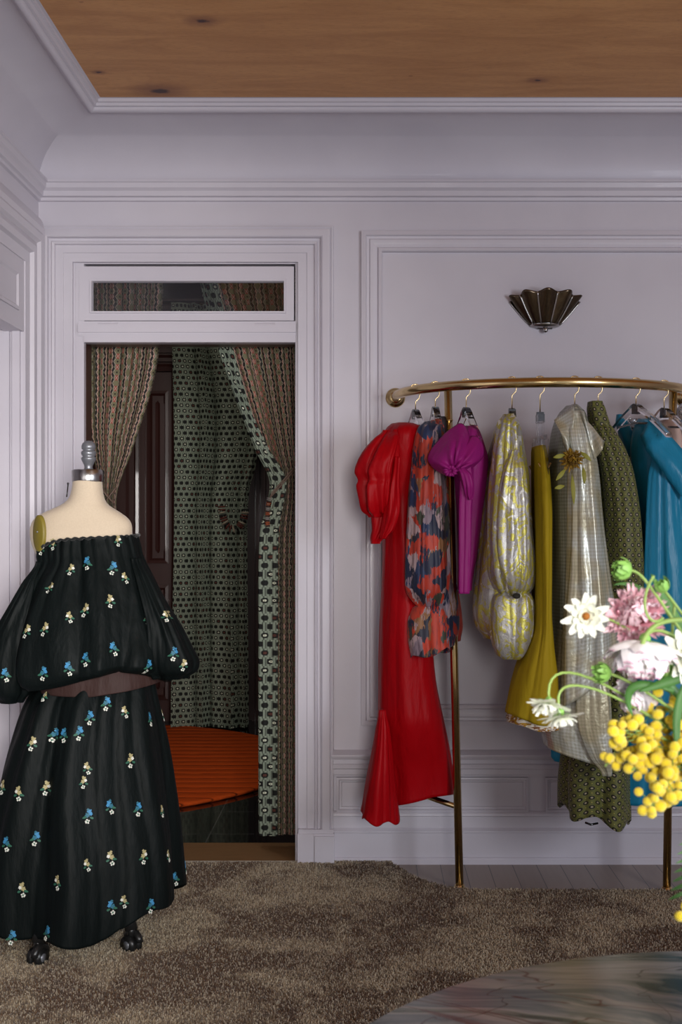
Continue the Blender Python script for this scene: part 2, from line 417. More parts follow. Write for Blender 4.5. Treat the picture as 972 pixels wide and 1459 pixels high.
def ging(g):
    u, v, _ = g.xyz(g.coord()); p = .0125; a = (u/p).fr().gt(.5); b = (v/p).fr().gt(.5); n = g.noise(g.coord('Object'), 7, 3)
    c1 = g.mix(n.sm(.4, .6), srgb(196, 200, 192), srgb(186, 178, 148)); c = g.mix((a+b)*.2, c1, srgb(132, 126, 92))
    return {'Base Color': c, 'bump': (g.noise(g.coord('Object'), 35, 4, .6, 1), .35, .01)}
gingham = mat('silver_gingham_lame', rough=.26, metal=.25, coat=.5, build=ging)
def ging2(g):
    u, v, _ = g.xyz(g.coord()); p = .0125; a = (u/p).fr().gt(.5); b = (v/p).fr().gt(.5)
    c = g.mix((a+b)*.3, srgb(150, 156, 148), srgb(90, 92, 74))
    return {'Base Color': c, 'bump': (g.noise(g.coord('Object'), 35, 4, .6, 1), .3, .01)}
gingham_in = mat('grey_gingham_lining', rough=.35, metal=.2, coat=.3, build=ging2)
def broc(g):
    k = g.coord('Object'); x, y, z = g.xyz(k); kk = g.vec(x*1.3, y*1.3, z)
    n = g.noise(kk, 16, 4, .6, 2.2); n2 = g.noise(kk, 26, 4, .6, 3.0); ln = (n2-.5).ab()
    c = g.mix(n.sm(.49, .52), srgb(176, 174, 168), srgb(186, 178, 74)); c = g.mix((1-ln.sm(.005, .02))*.75, c, srgb(128, 116, 128))
    c = g.mix(g.noise(kk, 11, 3, .5, 1.5).gt(.64)*.8, c, srgb(232, 232, 228))
    return {'Base Color': c, 'bump': (n+n2*.5, .5, .006)}
brocade = mat('gold_silver_brocade', rough=.32, metal=.45, coat=.1, build=broc)
def flor(g):
    u, v, _ = g.xyz(g.coord('Object')); k = g.coord('Object'); x, y, z = g.xyz(k)
    n = g.noise(g.vec(x*2, y, z), 9, 3); n2 = g.noise(g.vec(x*2+9, y, z), 9, 3); sm_ = g.noise(g.vec(x*5, y, z*.8), 40, 2)
    kk = g.vec(x*1.15+(n-.5)*.10, y*.4, z*.72+(n2-.5)*.10+(sm_-.5)*.035); n_ = g.vor(kk, 26, 'Color'); r = g.xyz(n_.k)[0]+(sm_-.5)*.10
    c = g.ramp(r, [(.0, srgb(20, 26, 52)), (.14, srgb(160, 44, 24)), (.33, srgb(126, 108, 118)), (.45, srgb(30, 44, 78)), (.57, srgb(176, 52, 28)), (.70, srgb(54, 58, 44)), (.78, srgb(158, 134, 136)), (.88, srgb(134, 92, 56)), (.94, srgb(34, 34, 50))], 'CONSTANT')
    c = g.mix(g.noise(g.vec(x*6, y, z), 30, 3).sm(.5, .75)*.5, c, srgb(30, 30, 44))
    return {'Base Color': c}
floral = mat('smudged_floral_print', rough=.55, sheen=.1, build=flor)
silverseq = mat('silver_sequins', rough=.18, metal=.9, build=lambda g: {'Base Color': g.mix(g.rnd(*g.xyz(g.coord('Object'))[:2])*0+g.vor(g.coord('Object'), 160, 'Color'), (.3, .32, .36), (.85, .87, .9)), 'bump': (g.vor(g.coord('Object'), 130), 1.0, .01)})
blush = mat('blush_lace', srgb(196, 168, 156), .6)
def petmat(name, c1, c2, power=2.0, rough=.6):
    def b(g):
        u, v, _ = g.xyz(g.coord()); return {'Base Color': g.mix(v.pw(power), c1, c2)}
    m = mat(name, rough=rough, sheen=.1, build=b); m.node_tree.nodes['Principled BSDF'].inputs['Subsurface Weight'].default_value = .15
    m.node_tree.nodes['Principled BSDF'].inputs['Subsurface Radius'].default_value = (.01, .01, .008); return m
p_white = petmat('white_petals', srgb(214, 220, 190), srgb(232, 232, 222), 1)
p_pink = petmat('pink_petals', srgb(250, 138, 164), srgb(255, 222, 230), .8)
p_frill = petmat('white_petals_magenta_rim', srgb(252, 248, 250), srgb(176, 50, 120), 30)
p_must = petmat('mustard_petals', srgb(104, 70, 16), srgb(176, 138, 34), 1)
p_yel = petmat('yellow_petals', srgb(220, 180, 10), srgb(250, 220, 30), 1)
stemg = mat('green_stem', rough=.5, build=lambda g: {'Base Color': g.mix(g.noise(g.coord('Object'), 14), srgb(118, 150, 72), srgb(160, 186, 100))})
leafg = mat('leaf_green', rough=.5, build=lambda g: {'Base Color': g.mix(g.noise(g.coord('Object'), 10), srgb(48, 92, 40), srgb(88, 138, 62))})
leafo = mat('olive_silk_leaf', srgb(140, 138, 52), .6)
budg = mat('green_bud', srgb(134, 182, 88), .5)
eye_br = mat('brown_flower_eye', srgb(150, 90, 20), .7)
mim = mat('mimosa_yellow', rough=.8, sheen=.4, build=lambda g: {'Base Color': g.mix(g.noise(g.coord('Object'), 60), srgb(255, 236, 46), srgb(250, 214, 24)), 'bump': (g.noise(g.coord('Object'), 900, 2), .8, .003)})
vasem = mat('white_ceramic', (.7, .7, .68), .25)

# ------------------------------------------------------------------ the room
RX = 3.2
def slab(name, boxes, m):
    mb = MB(); [mb.box(*b) for b in boxes]; return struct(mb.build(name, m, smooth=False))
hl, hr, ht = X5(108), X5(424), Z5(376)
slab('wall_back', [(-1.6, hl, 5, 5.12, 0, 3.1), (hr, RX, 5, 5.12, 0, 3.1), (hl, hr, 5, 5.12, ht, 3.1)], paint)
slab('wall_left', [(-1.72, -1.343, 4.745, 5.0, 0, 3.1), (-1.72, -1.343, 3.3, 4.745, 2.13, 3.1), (-1.72, -1.343, -1.5, 3.3, 0, 3.1), (-1.76, -1.70, 3.3, 4.745, 0, 2.13)], paint)
slab('wall_right', [(RX, RX+.12, -1.5, 5.12, 0, .6), (RX, RX+.12, -1.5, 5.12, 2.6, 3.1), (RX, RX+.12, 2.3, 5.12, .6, 2.6), (RX, RX+.12, -1.5, .2, .6, 2.6)], paint)
mb = MB(); mb.box(-1.343, RX, -1.5, 5.0, -.08, 0); struct(mb.build('floor', boards, smooth=False))
mb = MB(); mb.box(-1.0315, RX, -1.5, 4.69, 3.005, 3.06); struct(mb.build('ceiling', plywood, smooth=False))
plan = [(RX, 5.0), (-1.343, 5.0), (-1.343, -1.5)]
onplan = lambda u, v, z: (u, v, z)
trim('trim_1', [(.27*(1-math.cos(a*PI/40)), 2.763+.21*math.sin(a*PI/40)) for a in range(21)]+[(.30, 3.0)], plan, onplan, paint, ang=40)      # cove
trim('trim_2', [(.262, 2.99), (.262, 2.966), (.272, 2.960), (.282, 2.962), (.290, 2.972), (.290, 2.978), (.300, 2.980), (.304, 2.990), (.3115, 2.992), (.3125, 3.004), (.33, 3.006)], plan, onplan, paint, ang=50)
trim('trim_3', [(0, 2.690), (.012, 2.692), (.014, 2.704), (.026, 2.708), (.028, 2.728), (.040, 2.738), (.044, 2.756), (.050, 2.760), (.050, 2.768), (0, 2.772)], plan, onplan, paint, ang=30)
CAS = [(0, 0), (0, .020), (.036, .020), (.038, .024), (.068, .024), (.071, .036), (.080, .040), (.084, .030), (.094, .031), (.098, .046), (.104, .050), (.122, .046), (.132, .042), (.135, .030), (.141, .034), (.146, .032), (.148, 0)]
ci = X5(425)
trim('trim_4', [(a*.98, b) for a, b in CAS], [(X5(105), .146), (X5(105), ht+.004), (ci, ht+.004), (ci, .146)], onback, paint)
mb = MB()
for a, b in ((X5(105)-.142, X5(105)), (ci, ci+.148)):
    mb.box(a, b, 4.948, 5.0, 0, .130); mb.box(a+.003, b-.003, 4.954, 5.0, .130, .146)
    mb.box(a+.07 if a > -1 else a, b if a > -1 else b-.07, 4.940, 4.95, 0, .122)
struct(mb.build('trim_5', paint, smooth=False))
PAN = [(0, 0), (0, .018), (.018, .022), (.022, .013), (.032, .012), (.036, .018), (.046, .018), (.060, .012), (.066, .010), (.070, .020), (.080, .022), (.084, .018), (.086, 0)]
rect = lambda x0, x1, y0, y1: [(x0, y0), (x1, y0), (x1, y1), (x0, y1)]
trim('trim_6', PAN, rect(X5(515), 2.75, Z5(1033), Z5(330)), onback, paint, True)
hx = [(X5(473), 0), (RX, 0)]
def hor(name, prof): trim(name, prof, hx, onback, paint)
hor('trim_7', [(.352, 0), (.353, .012), (.362, .014), (.364, .020), (.384, .020), (.388, .028), (.404, .030), (.408, .022), (.424, .022), (.428, .036), (.440, .042), (.446, .042), (.450, .03), (.458, .016), (.460, 0)])
for x0, x1 in ((X5(480), X5(560)+.55), (X5(560)+.62, 2.4)):
    trim('trim_8', [(0, 0), (0, .012), (.008, .014), (.012, .006), (.018, .005), (.022, 0)], rect(x0, x1, Z5(1156), Z5(1107)), onback, paint, True)
hor('baseboard_back', [(0, .030), (.020, .030), (.026, .026), (.028, .020), (.125, .020), (.128, .028), (.136, .028), (.142, .018), (.146, .014), (.190, .013), (.194, .020), (.204, .018), (.210, .010), (.212, 0)])
# door frame, transom sash and pane
mb = MB()
mb.box(hl, X5(120), 4.997, 5.03, 0, ht); mb.box(X5(421), hr, 4.997, 5.03, 0, ht)
mb.box(X5(120), X5(421), 4.992, 5.05, Z5(488), Z5(479))
mb.box(X5(112), X5(422), 4.985, 5.05, Z5(474), Z5(462)); mb.box(X5(112), X5(422), 4.993, 5.05, Z5(479), Z5(458))
sw = (X5(113), X5(419), Z5(457), Z5(380)); gl = (X5(130), X5(406), Z5(445), Z5(400))
mb.box(sw[0], gl[0], 4.994, 5.04, sw[2], sw[3]); mb.box(gl[1], sw[1], 4.994, 5.04, sw[2], sw[3])
mb.box(gl[0], gl[1], 4.994, 5.04, sw[2], gl[2]); mb.box(gl[0], gl[1], 4.994, 5.04, gl[3], sw[3])
sweep(mb, [(-.006, .004), (-.004, .011), (.003, .011), (.006, -.008), (.006, -.02)], rect(gl[0], gl[1], gl[2], gl[3]), onback, True)
for px in (155, 378):
    mb.tube([(X5(px-14), 4.990, Z5(463)), (X5(px+14), 4.990, Z5(463))], .006, 10)
struct(mb.build('window_frame', paint, smooth=False))
bpy.data.objects['window_frame'].name = 'window_1'
mb = MB(); mb.box(gl[0], gl[1], 5.012, 5.016, gl[2], gl[3]); struct(mb.build('window_2', glass, smooth=False))
mb = MB()
mb.box(X5(108), X5(120)+.001, 5.03, 5.13, 0, Z5(488)); mb.box(X5(421), X5(424), 5.03, 5.13, 0, Z5(488))
mb.box(X5(108), X5(424), 5.05, 5.13, Z5(488), Z5(452))
struct(mb.build('door_1', mahogany, smooth=False))
mb = MB(); mb.box(X5(108), X5(424), 4.985, 5.28, -.02, .008); mb.box(X5(112), X5(423), 4.955, 4.985, 0, .004); struct(mb.build('trim_9', oak, smooth=False))
# left wall door surround: casing, panelled head, jamb strips
lp = [(4.745-.0, 0), (4.745, 2.395), (3.3, 2.395), (3.3, 0)]
LC = [(0, 0), (0, .018), (.012, .020), (.040, .024), (.046, .040), (.070, .044), (.090, .038), (.100, .052), (.125, .056), (.140, .046), (.160, .050), (.180, .040), (.200, .030), (.215, .020), (.225, 0)]
trim('trim_10', [(-a, b) for a, b in LC], lp, onleft, paint)
mb = MB(); mb.box(-1.40, -1.330, 3.3, 4.745, 2.122, 2.395)
sweep(mb, [(0, .013), (.0, .020), (.012, .020), (.03, .004), (.05, .002), (.05, .0)], [(3.42, 2.19), (4.66, 2.19), (4.66, 2.34), (3.42, 2.34)], onleft, True)
struct(mb.build('trim_11', paint, smooth=False))
mb = MB()
for a, b, d in ((-1.70, -1.60, .02), (-1.56, -1.47, .012), (-1.455, -1.44, .02), (-1.425, -1.385, .012), (-1.372, -1.343, .018)):
    mb.box(a, b, 4.745-d, 4.746, 0, 2.13)
struct(mb.build('trim_12', paint, smooth=False))
trim('baseboard_left', [(0, .025), (.13, .025), (.15, .015), (.16, 0)], [(3.3, 0), (-1.5, 0)], lambda u, v, h: (-1.343+h, u, v*-1 if False else abs(v)), paint)

# ------------------------------------------------------------------ the fitting room behind the doorway
FX0, FX1, FY = -3.2, .45, 8.6
mb = MB(); mb.box(FX0, FX1, 5.28, FY, -.08, 0); struct(mb.build('floor_fitting_room', blackstone, smooth=False))
mb = MB(); mb.box(FX0, FX1, 5.12, FY, 2.95, 3.05); struct(mb.build('ceiling_fitting_room', mahogany, smooth=False))
slab('wall_fitting_room', [(FX0-.1, FX0, 5.12, FY, 0, 3), (FX1, FX1+.1, 5.12, FY, 0, 3), (FX0, FX1, FY, FY+.1, 0, 3), (FX0, hl, 5.12, 5.16, 0, 3), (hr, FX1, 5.12, 5.16, 0, 3)], mahogany)
XB = lambda px: (px-CX)*8.6/F
onfb = lambda u, v, h: (u, FY-h, v)
mb = MB(); mb.box(XB(120), XB(247), FY-.05, FY, 0, Z5(532, 8.6))
mb.box(XB(203), XB(209), FY-.065, FY, 0, Z5(532, 8.6))
for a, b in ((130, 200), (212, 242)):
    for z0, z1 in ((.15, .95), (1.1, 2.3)):
        sweep(mb, [(0, .05), (0, .068), (.02, .072), (.035, .052), (.07, .052), (.09, .064)], rect(XB(a), XB(b), z0, z1), onfb, True)
        mb.box(XB(a)+.09, XB(b)-.09 if XB(b)-XB(a) > .25 else XB(b)-.02, FY-.064, FY-.05, z0+.09, z1-.09)
struct(mb.build('door_2', mahogany, smooth=False))
mb = MB()
sweep(mb, [(0, 0), (0, .05), (.03, .06), (.05, .05), (.09, .055), (.11, .07), (.14, .07), (.15, 0)], [(XB(118), 0), (XB(118), Z5(530, 8.6)), (XB(246), Z5(530, 8.6)), (XB(246), 0)], onfb)
for z0 in (2.50, 2.56, 2.64): mb.box(FX0, FX1, FY-.09, FY, z0, z0+.025)
for px in (360, 367, 375): mb.box(XB(px), XB(px)+.02, FY-.05, FY, 0, 2.5)
struct(mb.build('trim_13', mahogany, smooth=False))
mb = MB(); R = 1.32
mb.lathe([(R-.012, .002), (R, .012), (R-.004, .020), (R-.02, .024), (R*.5, .024), (.01, .024)], (-1.7, 7.0, 0), 96)
tag(mb.build('round_rug', rust), 'round rust-orange ribbed rug on the black floor beyond the doorway', 'rug')

def curtain_sheet(name, xl, xr, zt, zb, Y, n, amp, W, m, parent, seed=0, split=None, mats=None, nx=260, nz=120, fall=None, Yr=None):
    """xl, xr: functions of pixel row at distance Yr; pleats run down the whole drop"""
    Yr = Yr or Y; v = []; uvs = []
    rnd = random.Random(seed); ph = [rnd.uniform(0, 6.28) for _ in range(6)]
    for j in range(nz+1):
        t = j/nz; z = zt+(zb-zt)*t; py = CY+(EYE-z)*F/Yr; a, b = X5(xl(py), Yr), X5(xr(py), Yr); wd = abs(b-a)
        for i in range(nx+1):
            s = i/nx; q = s+.25/n*math.sin(2*PI*s*2+ph[0])+.012*math.sin(t*3+s*9+ph[1])
            p = 2*PI*n*q; yy = amp*(1.6*abs(math.sin(p/2+.8))-.9)*-1+amp*.35*math.sin(p*.5+ph[2]+t)+amp*.2*noise.noise(Vector((s*9, t*3, seed)))
            xx = a+(b-a)*s+.25*wd/n*math.sin(2*p)*.35
            v.append((xx, Y+yy, z)); uvs.append((s, z))
    r0 = int(nz*.12)*(nx+1); cum = [0.0]
    for i in range(nx): cum.append(cum[-1]+(Vector(v[r0+i])-Vector(v[r0+i+1])).length)
    uvs = [(cum[int(round(a*nx))]*W, b) for a, b in uvs]
    f = [(j*(nx+1)+i, (j+1)*(nx+1)+i, (j+1)*(nx+1)+i+1, j*(nx+1)+i+1) for j in range(nz) for i in range(nx)]
    mi = None
    if split: mi = [0 if split(i/nx) else 1 for j in range(nz) for i in range(nx)]
    o = obj(name, v, f, mats or m, None, uvs, True, mi)
    if parent: origin_child(o, parent)
    return o
def pl(pts):
    rows = [(a, b) for a, b in pts]
    def f(y):
        if y <= rows[0][0]: return rows[0][1]
        if y >= rows[-1][0]: return rows[-1][1]
        return interp(rows, y)[1]
    return f
# back curtain
tb = thing('checked_curtain', 'sage and black checked curtain hanging full length at the back of the fitting room', 'curtain', (XB(300), 8.3, 0))
curtain_sheet('drape', pl([(400, 246), (700, 250), (1045, 247)]), pl([(400, 330), (600, 372), (660, 366), (700, 356), (760, 353), (1045, 356)]), 2.85, .012, 8.24, 3.2, .085, 1.0, checkfab, tb, 3, Yr=8.26)
mb = MB(); mb.tube([(XB(235), 8.27, 2.86), (XB(425), 8.27, 2.86)], .015, 12); origin_child(mb.build('curtain_rod', brass), tb)
def rings(mb, pts, r, step, ms):
    L = 0
    for a, b in zip(pts, pts[1:]):
        d = (Vector(b)-Vector(a)); n = max(1, int(d.length/step))
        for i in range(n):
            c = Vector(a)+d*(i/n); t = d.normalized(); u = t.orthogonal().normalized(); w_ = t.cross(u)
            mb.tube([c+(u*math.cos(q*PI/6)+w_*math.sin(q*PI/6))*r for q in range(12)], step*.36, 6, ms[L % len(ms)], closed=True); L += 1
tieA = thing('curtain_tieback', 'beaded loop tieback round the checked curtain at the back', 'tieback', tuple(P(332, 750, 8.1)), 0, )
pts = [P(316+17*(1-math.cos(a*PI/12)), 722+32*math.sin(a*PI/12), 8.17-.0*a) for a in range(13)]
mb = MB(); rings(mb, pts, .022, .014, [0, 0, 1, 2]); origin_child(mb.build('beads', [mat('brown_bead', srgb(96, 46, 38), .4), mat('pale_bead', srgb(160, 150, 130), .4), mat('black_bead', (.01, .01, .01), .3)]), tieA)
# front curtains
tl = thing('striped_curtain', 'pink and sage striped curtain tied back on the left of the doorway', 'curtain', (X5(165, 5.22), 5.22, 0))
curtain_sheet('drape', pl([(340, 118), (600, 124), (690, 141), (716, 145), (800, 138), (1190, 128)]), pl([(340, 236), (490, 229), (560, 216), (640, 190), (716, 166), (760, 168), (1190, 178)]), 2.56, .05, 5.235, 8, .017, 1.0, stripefab, tl, 5, Yr=5.235)
tr = thing('striped_curtain', 'striped curtain with checked edge tied back on the right of the doorway', 'curtain', (X5(400, 5.22), 5.22, 0))
curtain_sheet('drape', pl([(340, 275), (490, 309), (560, 333), (640, 364), (690, 385), (715, 382), (760, 371), (900, 369), (1190, 369)]), pl([(340, 432), (1190, 432)]), 2.56, .055, 5.235, 9, .016, 1.0, None, tr, 8, split=lambda s: s < .17, mats=[checkfab, stripefab], Yr=5.235)
curtain_sheet('lining_fold', pl([(340, 276), (490, 309), (560, 334), (640, 366), (690, 387), (715, 383), (760, 371), (900, 369), (1190, 369)]), pl([(340, 283), (490, 320), (560, 346), (640, 384), (690, 409), (715, 405), (760, 398), (900, 397), (1190, 396)]), 2.56, .058, 5.200, 1.2, .006, 1.0, checkfab, tr, 9, Yr=5.20, nx=60)
mb = MB(); mb.tube([(X5(112, 5.24), 5.24, 2.57), (X5(436, 5.24), 5.24, 2.57)], .014, 12)
tag(mb.build('curtain_rod', brass), 'rod carrying the two striped curtains above the doorway', 'rod')
cordm = mat('brown_cord', srgb(112, 92, 80), .6); ringm = mat('rust_bead', srgb(150, 72, 38), .45); grm = mat('grey_bead', srgb(136, 130, 124), .4)
tt = thing('curtain_tieback', 'cord and ringed tassel holding the right striped curtain', 'tieback', tuple(P(385, 700, 5.17)))
mb = MB(); mb.tube([P(421, 664, 5.19), P(405, 683, 5.175), P(388, 702, 5.165), P(384, 712, 5.165)], .0035, 8); mb.tube([P(421, 668, 5.19), P(404, 688, 5.17), P(386, 708, 5.16)], .003, 8); origin_child(mb.build('cord', cordm), tt)
mb = MB(); rings(mb, [P(384, 710, 5.16), P(382, 724, 5.16), P(381, 742, 5.165), P(382, 752, 5.17)], .009, .0062, [2, 2, 0, 1, 1, 0]); origin_child(mb.build('ringed_tassel', [mat('dark_bead', srgb(60, 40, 34), .4), ringm, grm]), tt)
tt = thing('curtain_tieback', 'thin cord tieback beside the dress form neck', 'tieback', tuple(P(150, 700, 5.17)))
mb = MB(); mb.tube([P(126, 668, 5.18), P(140, 690, 5.17), P(152, 706, 5.165), P(161, 716, 5.17)], .0035, 8); mb.tube([P(166, 694, 5.17), P(158, 704, 5.165), P(150, 715, 5.165)], .003, 8); origin_child(mb.build('cord', cordm), tt)

# ------------------------------------------------------------------ carpet
edge = [(.086, 5.0), (.105, 4.93), (.139, 4.86), (.17, 4.79), (.2026, 4.728), (.2655, 4.655), (.329, 4.61), (.42, 4.596), (.7, 4.594), (1.2, 4.590), (RX, 4.585)]
def ycar(x):
    if x <= edge[0][0]: return 5.0
    for (a, b), (c, d) in zip(edge, edge[1:]):
        if x <= c: return b+(d-b)*(x-a)/(c-a)
    return 4.585
bm = bmesh.new(); poly = [(-1.343, -1.5), (RX, -1.5)]+[(x, y-.006) for x, y in edge[::-1]]+[(hl-.1, 4.99), (-1.343, 4.99)]
vs = [bm.verts.new((x, y, .010)) for x, y in poly]; fc = bm.faces.new(vs)
r = bmesh.ops.extrude_face_region(bm, geom=[fc]); [setattr(v.co, 'z', .0005) for v in r['geom'] if isinstance(v, bmesh.types.BMVert)]
bmesh.ops.recalc_face_normals(bm, faces=bm.faces)
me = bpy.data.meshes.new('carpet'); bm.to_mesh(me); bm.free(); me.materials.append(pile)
carpet = bpy.data.objects.new('carpet', me); C.objects.link(carpet)
tag(carpet, 'beige-brown shag carpet with painted pile shading and a curved edge by the rack', 'carpet')
rg = np.random.default_rng(3); N = 260000
tx = rg.uniform(-1.34, 1.55, N*2); ty = 3.15+(5.0-3.15)*rg.uniform(0, 1, N*2)
ok = np.array([y < ycar(x)-.002 and (y < 4.955 or x < X5(105) or x > X5(470) or y < 4.952) and y < 4.985 for x, y in zip(tx, ty)]); tx = tx[ok][:N]; ty = ty[ok][:N]; N = len(tx)
hN = rg.uniform(.007, .014, N); wd = rg.uniform(.0020, .0038, N); an = rg.uniform(0, 2*PI, N); le = rg.uniform(0, .006, N); la = rg.uniform(0, 2*PI, N)
V = np.zeros((N, 6, 3), np.float32)
for k in range(3):
    a = an+2*PI*k/3
    V[:, k, 0] = tx+wd*np.cos(a); V[:, k, 1] = ty+wd*np.sin(a); V[:, k, 2] = .006
    V[:, 3+k, 0] = tx+le*np.cos(la)+wd*.55*np.cos(a); V[:, 3+k, 1] = ty+le*np.sin(la)+wd*.55*np.sin(a); V[:, 3+k, 2] = .006+hN
base = (np.arange(N)*6)[:, None]
Fq = np.concatenate([base+np.array([[k, (k+1) % 3, 3+(k+1) % 3, 3+k]]) for k in range(3)], 1).reshape(-1, 4)
Ft = (base+np.array([[3, 4, 5]]))
me = bpy.data.meshes.new('pile'); me.vertices.add(N*6); me.vertices.foreach_set('co', V.reshape(-1))
nl = Fq.size+Ft.size; me.loops.add(nl); me.loops.foreach_set('vertex_index', np.concatenate([Fq.reshape(-1), Ft.reshape(-1)]).astype(np.int32))
me.polygons.add(len(Fq)+len(Ft)); st = np.concatenate([np.arange(len(Fq))*4, len(Fq)*4+np.arange(len(Ft))*3]).astype(np.int32)
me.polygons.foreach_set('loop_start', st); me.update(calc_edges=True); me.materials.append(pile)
po = bpy.data.objects.new('pile', me); C.objects.link(po); po.parent = carpet; po['kind'] = 'stuff'

# ------------------------------------------------------------------ clothes rack
RC, RA, RB, RZ = .70, .59, .56, 1.892
def rod_at(px):
    best = None
    for i in range(400):
        a = PI*i/400; x = RC-RA*math.cos(a); y = 5-RB*math.sin(a)**.85
        p = CX+F*x/y
        if best is None or abs(p-px) < best[0]: best = (abs(p-px), x, y, a)
    return best[1:]
rack = thing('clothes_rack', 'curved brass wall-mounted clothes rail on two floor posts', 'clothes rack', (RC, 4.6, 0))
mb = MB(); mb.tube([(RC-RA*math.cos(PI*i/60), 4.985-(RB-.015)*math.sin(PI*i/60)**.85, RZ) for i in range(61)], .0185, 24); rail = mb.build('rail', brass); origin_child(rail, rack)
for sx in (-1, 1):
    mb = MB(); mb.lathe([(.0, 0), (.040, 0), (.040, -.006), (.036, -.012), (.028, -.014), (.026, -.022), (.020, -.026), (.0, -.026)], (RC+sx*RA, 5.0-.0, RZ), 32, 'Y'); origin_child(mb.build('wall_flange', brass), rack)
for (tp, bp) in (((.300, 4.630), (.344, 4.629)), ((1.150, 4.634), (1.118, 4.600))):
    mb = MB(); mb.tube([(bp[0], bp[1], .004), (tp[0], tp[1], RZ-.008)], .0152, 20)
    mb.tube([(tp[0]+.004, tp[1], RZ-.125), (tp[0]+.0035, tp[1], RZ-.121)], .0162, 20); o = mb.build('post', brass); origin_child(o, rack)
    mb = MB(); mb.lathe([(.034, 0), (.034, .004), (.030, .008), (.019, .009), (.019, .02), (.015, .022)], (bp[0], bp[1], 0), 32); f_ = mb.build('foot_flange', brass); origin_child(f_, rack)
mb = MB(); mb.tube([(.335, 4.635, .312), (.12, 4.99, .312)], .0105, 14); origin_child(mb.build('brace', brass), rack)
mb = MB(); mb.tube([(1.125, 4.61, .312), (1.29, 4.99, .312)], .0105, 14); origin_child(mb.build('brace', brass), rack)

def hanger(px, drop, rot, label, spread=.17, slope=.115, tabs=True, clip=False, cat='hanger'):
    """brass hook over the rail, clear arms sloping both ways; local Y runs along the arms"""
    x, y, a = rod_at(px); t = thing('clothes_hanger', label, cat, (x, y, RZ-drop), rot, 'clear hangers on the brass rail')
    h = MB(); r = .0222
    pts = [(r*math.sin(q), 0, drop+r*math.cos(q)) for q in [(-100+i*18)*PI/180 for i in range(14)]]
    pts += [(r*.6, 0, drop-.032), (0, 0, drop-.045), (0, 0, -.01)]
    h.tube([Matrix.Rotation(0, 3, 'Z') @ Vector(p) for p in pts], .0022, 8); o = h.build('hook', wire, t); o.rotation_euler.z = -rot
    o.rotation_euler.z += a-PI/2 if False else 0
    if clip:
        b = MB()
        for s_ in (-1, 1):
            b.box(-.010, .010, s_*.02-.006, s_*.02+.006, -.13, -.03)
        b.box(-.012, .012, -.03, .03, -.035, -.005); b.box(-.011, .011, -.112, -.088, -.20, -.10); b.box(-.011, .011, .088, .112, -.20, -.10)
        b.box(-.006, .006, -.11, .11, -.10, -.085); b.build('bar', acrylic, t, smooth=False)
        for s_ in (-.1, .1):
            c = MB(); c.tube([(-.022, s_, -.185), (-.004, s_, -.215), (-.006, s_, -.235)], .004, 8); c.tube([(.022, s_, -.185), (.004, s_, -.215), (.006, s_, -.235)], .004, 8)
            c.box(-.012, .012, s_-.01, s_+.01, -.225, -.20); c.build('clip', wire, t)
    else:
        b = MB(); N = 24; v = []; prof = [(-.012, .006), (.012, .006), (.012, -.006), (-.012, -.006)]
        pts = []
        for i in range(N+1):
            s_ = -1+2*i/N; pts.append((0, s_*spread, -slope*abs(s_)**1.25-.004))
        for i, p in enumerate(pts):
            for q in prof: v.append((q[0], p[1], p[2]+q[1]*(2.0 if abs(p[1]) < .03 else 1.4)))
        f = [(i*4+k, i*4+(k+1) % 4, i*4+4+(k+1) % 4, i*4+4+k) for i in range(N) for k in range(4)]+[(0, 1, 2, 3), (N*4+3, N*4+2, N*4+1, N*4)]
        b.add(v, f); b.build('arm', acrylic, t, smooth=False)
        c = MB(); c.tube([(0, -spread*.55, -slope*.62), (0, 0, -slope*.55), (0, spread*.55, -slope*.62)], .004, 8); c.build('inner_bar', acry_edge, t)
    k = MB(); k.box(-.0130, .0130, -.009, .009, -.030, .004); k.build('metal_tab', rivet, t, smooth=False)
    return t

# ------------------------------------------------------------------ dress form and its dress
form = thing('dress_form', 'cream linen dress form with silver neck cap and finial by the doorway', 'dress form', (-.94, 4.08, 0))
Yf = 4.08
loft('torso', [(684, 104, 145, .052, Yf), (700, 102, 146, .054, Yf), (712, 97, 149, .058, Yf), (720, 86, 155, .062, Yf), (727, 70, 166, .066, Yf), (735, 54, 178, .070, Yf), (744, 46, 186, .076, Yf), (758, 43, 188, .088, Yf), (775, 46, 188, .095, Yf), (795, 54, 183, .098, Yf), (830, 60, 178, .100, Yf), (880, 68, 172, .100, Yf), (950, 66, 180, .115, Yf), (1010, 62, 190, .13, Yf)],
     Yf, linen, form, sup=2.15, wr=.001, cap_bot=True, nr=90)
c = P(125, 684, Yf)
mb = MB(); mb.lathe([(0, -.006), (.0515, -.006), (.0525, -.002), (.0525, .030), (.050, .034), (.010, .036), (0, .036)], c, 48); o = mb.build('neck_cap', chrome); origin_child(o, form); autosmooth(o, 40)
mb = MB(); mb.lathe([(.0, .034), (.016, .034), (.013, .042), (.015, .050), (.020, .060), (.024, .068), (.0245, .074), (.019, .078), (.0235, .083), (.025, .092), (.022, .097), (.017, .099), (.0225, .103), (.0235, .112), (.020, .122), (.012, .129), (0, .131)], c+Vector((.003, 0, 0)), 32); origin_child(mb.build('finial', castmetal), form)
mb = MB(); n_ = Vector((-.66, -.75, .03)).normalized(); u_ = Vector((0, 0, 1)); w2 = n_.cross(u_); cc = P(55, 760, 4.0)
cc = Vector((P(55.5, 760, 4.012).x, 4.012, P(54, 760, 4.03).z))
ringp = lambda r1, r2, off: [cc+n_*off+w2*(r1*math.cos(q*PI/20))+u_*(r2*math.sin(q*PI/20)) for q in range(40)]
v = ringp(.030, .060, -.008)+ringp(.030, .060, .003)+ringp(.027, .056, .005)
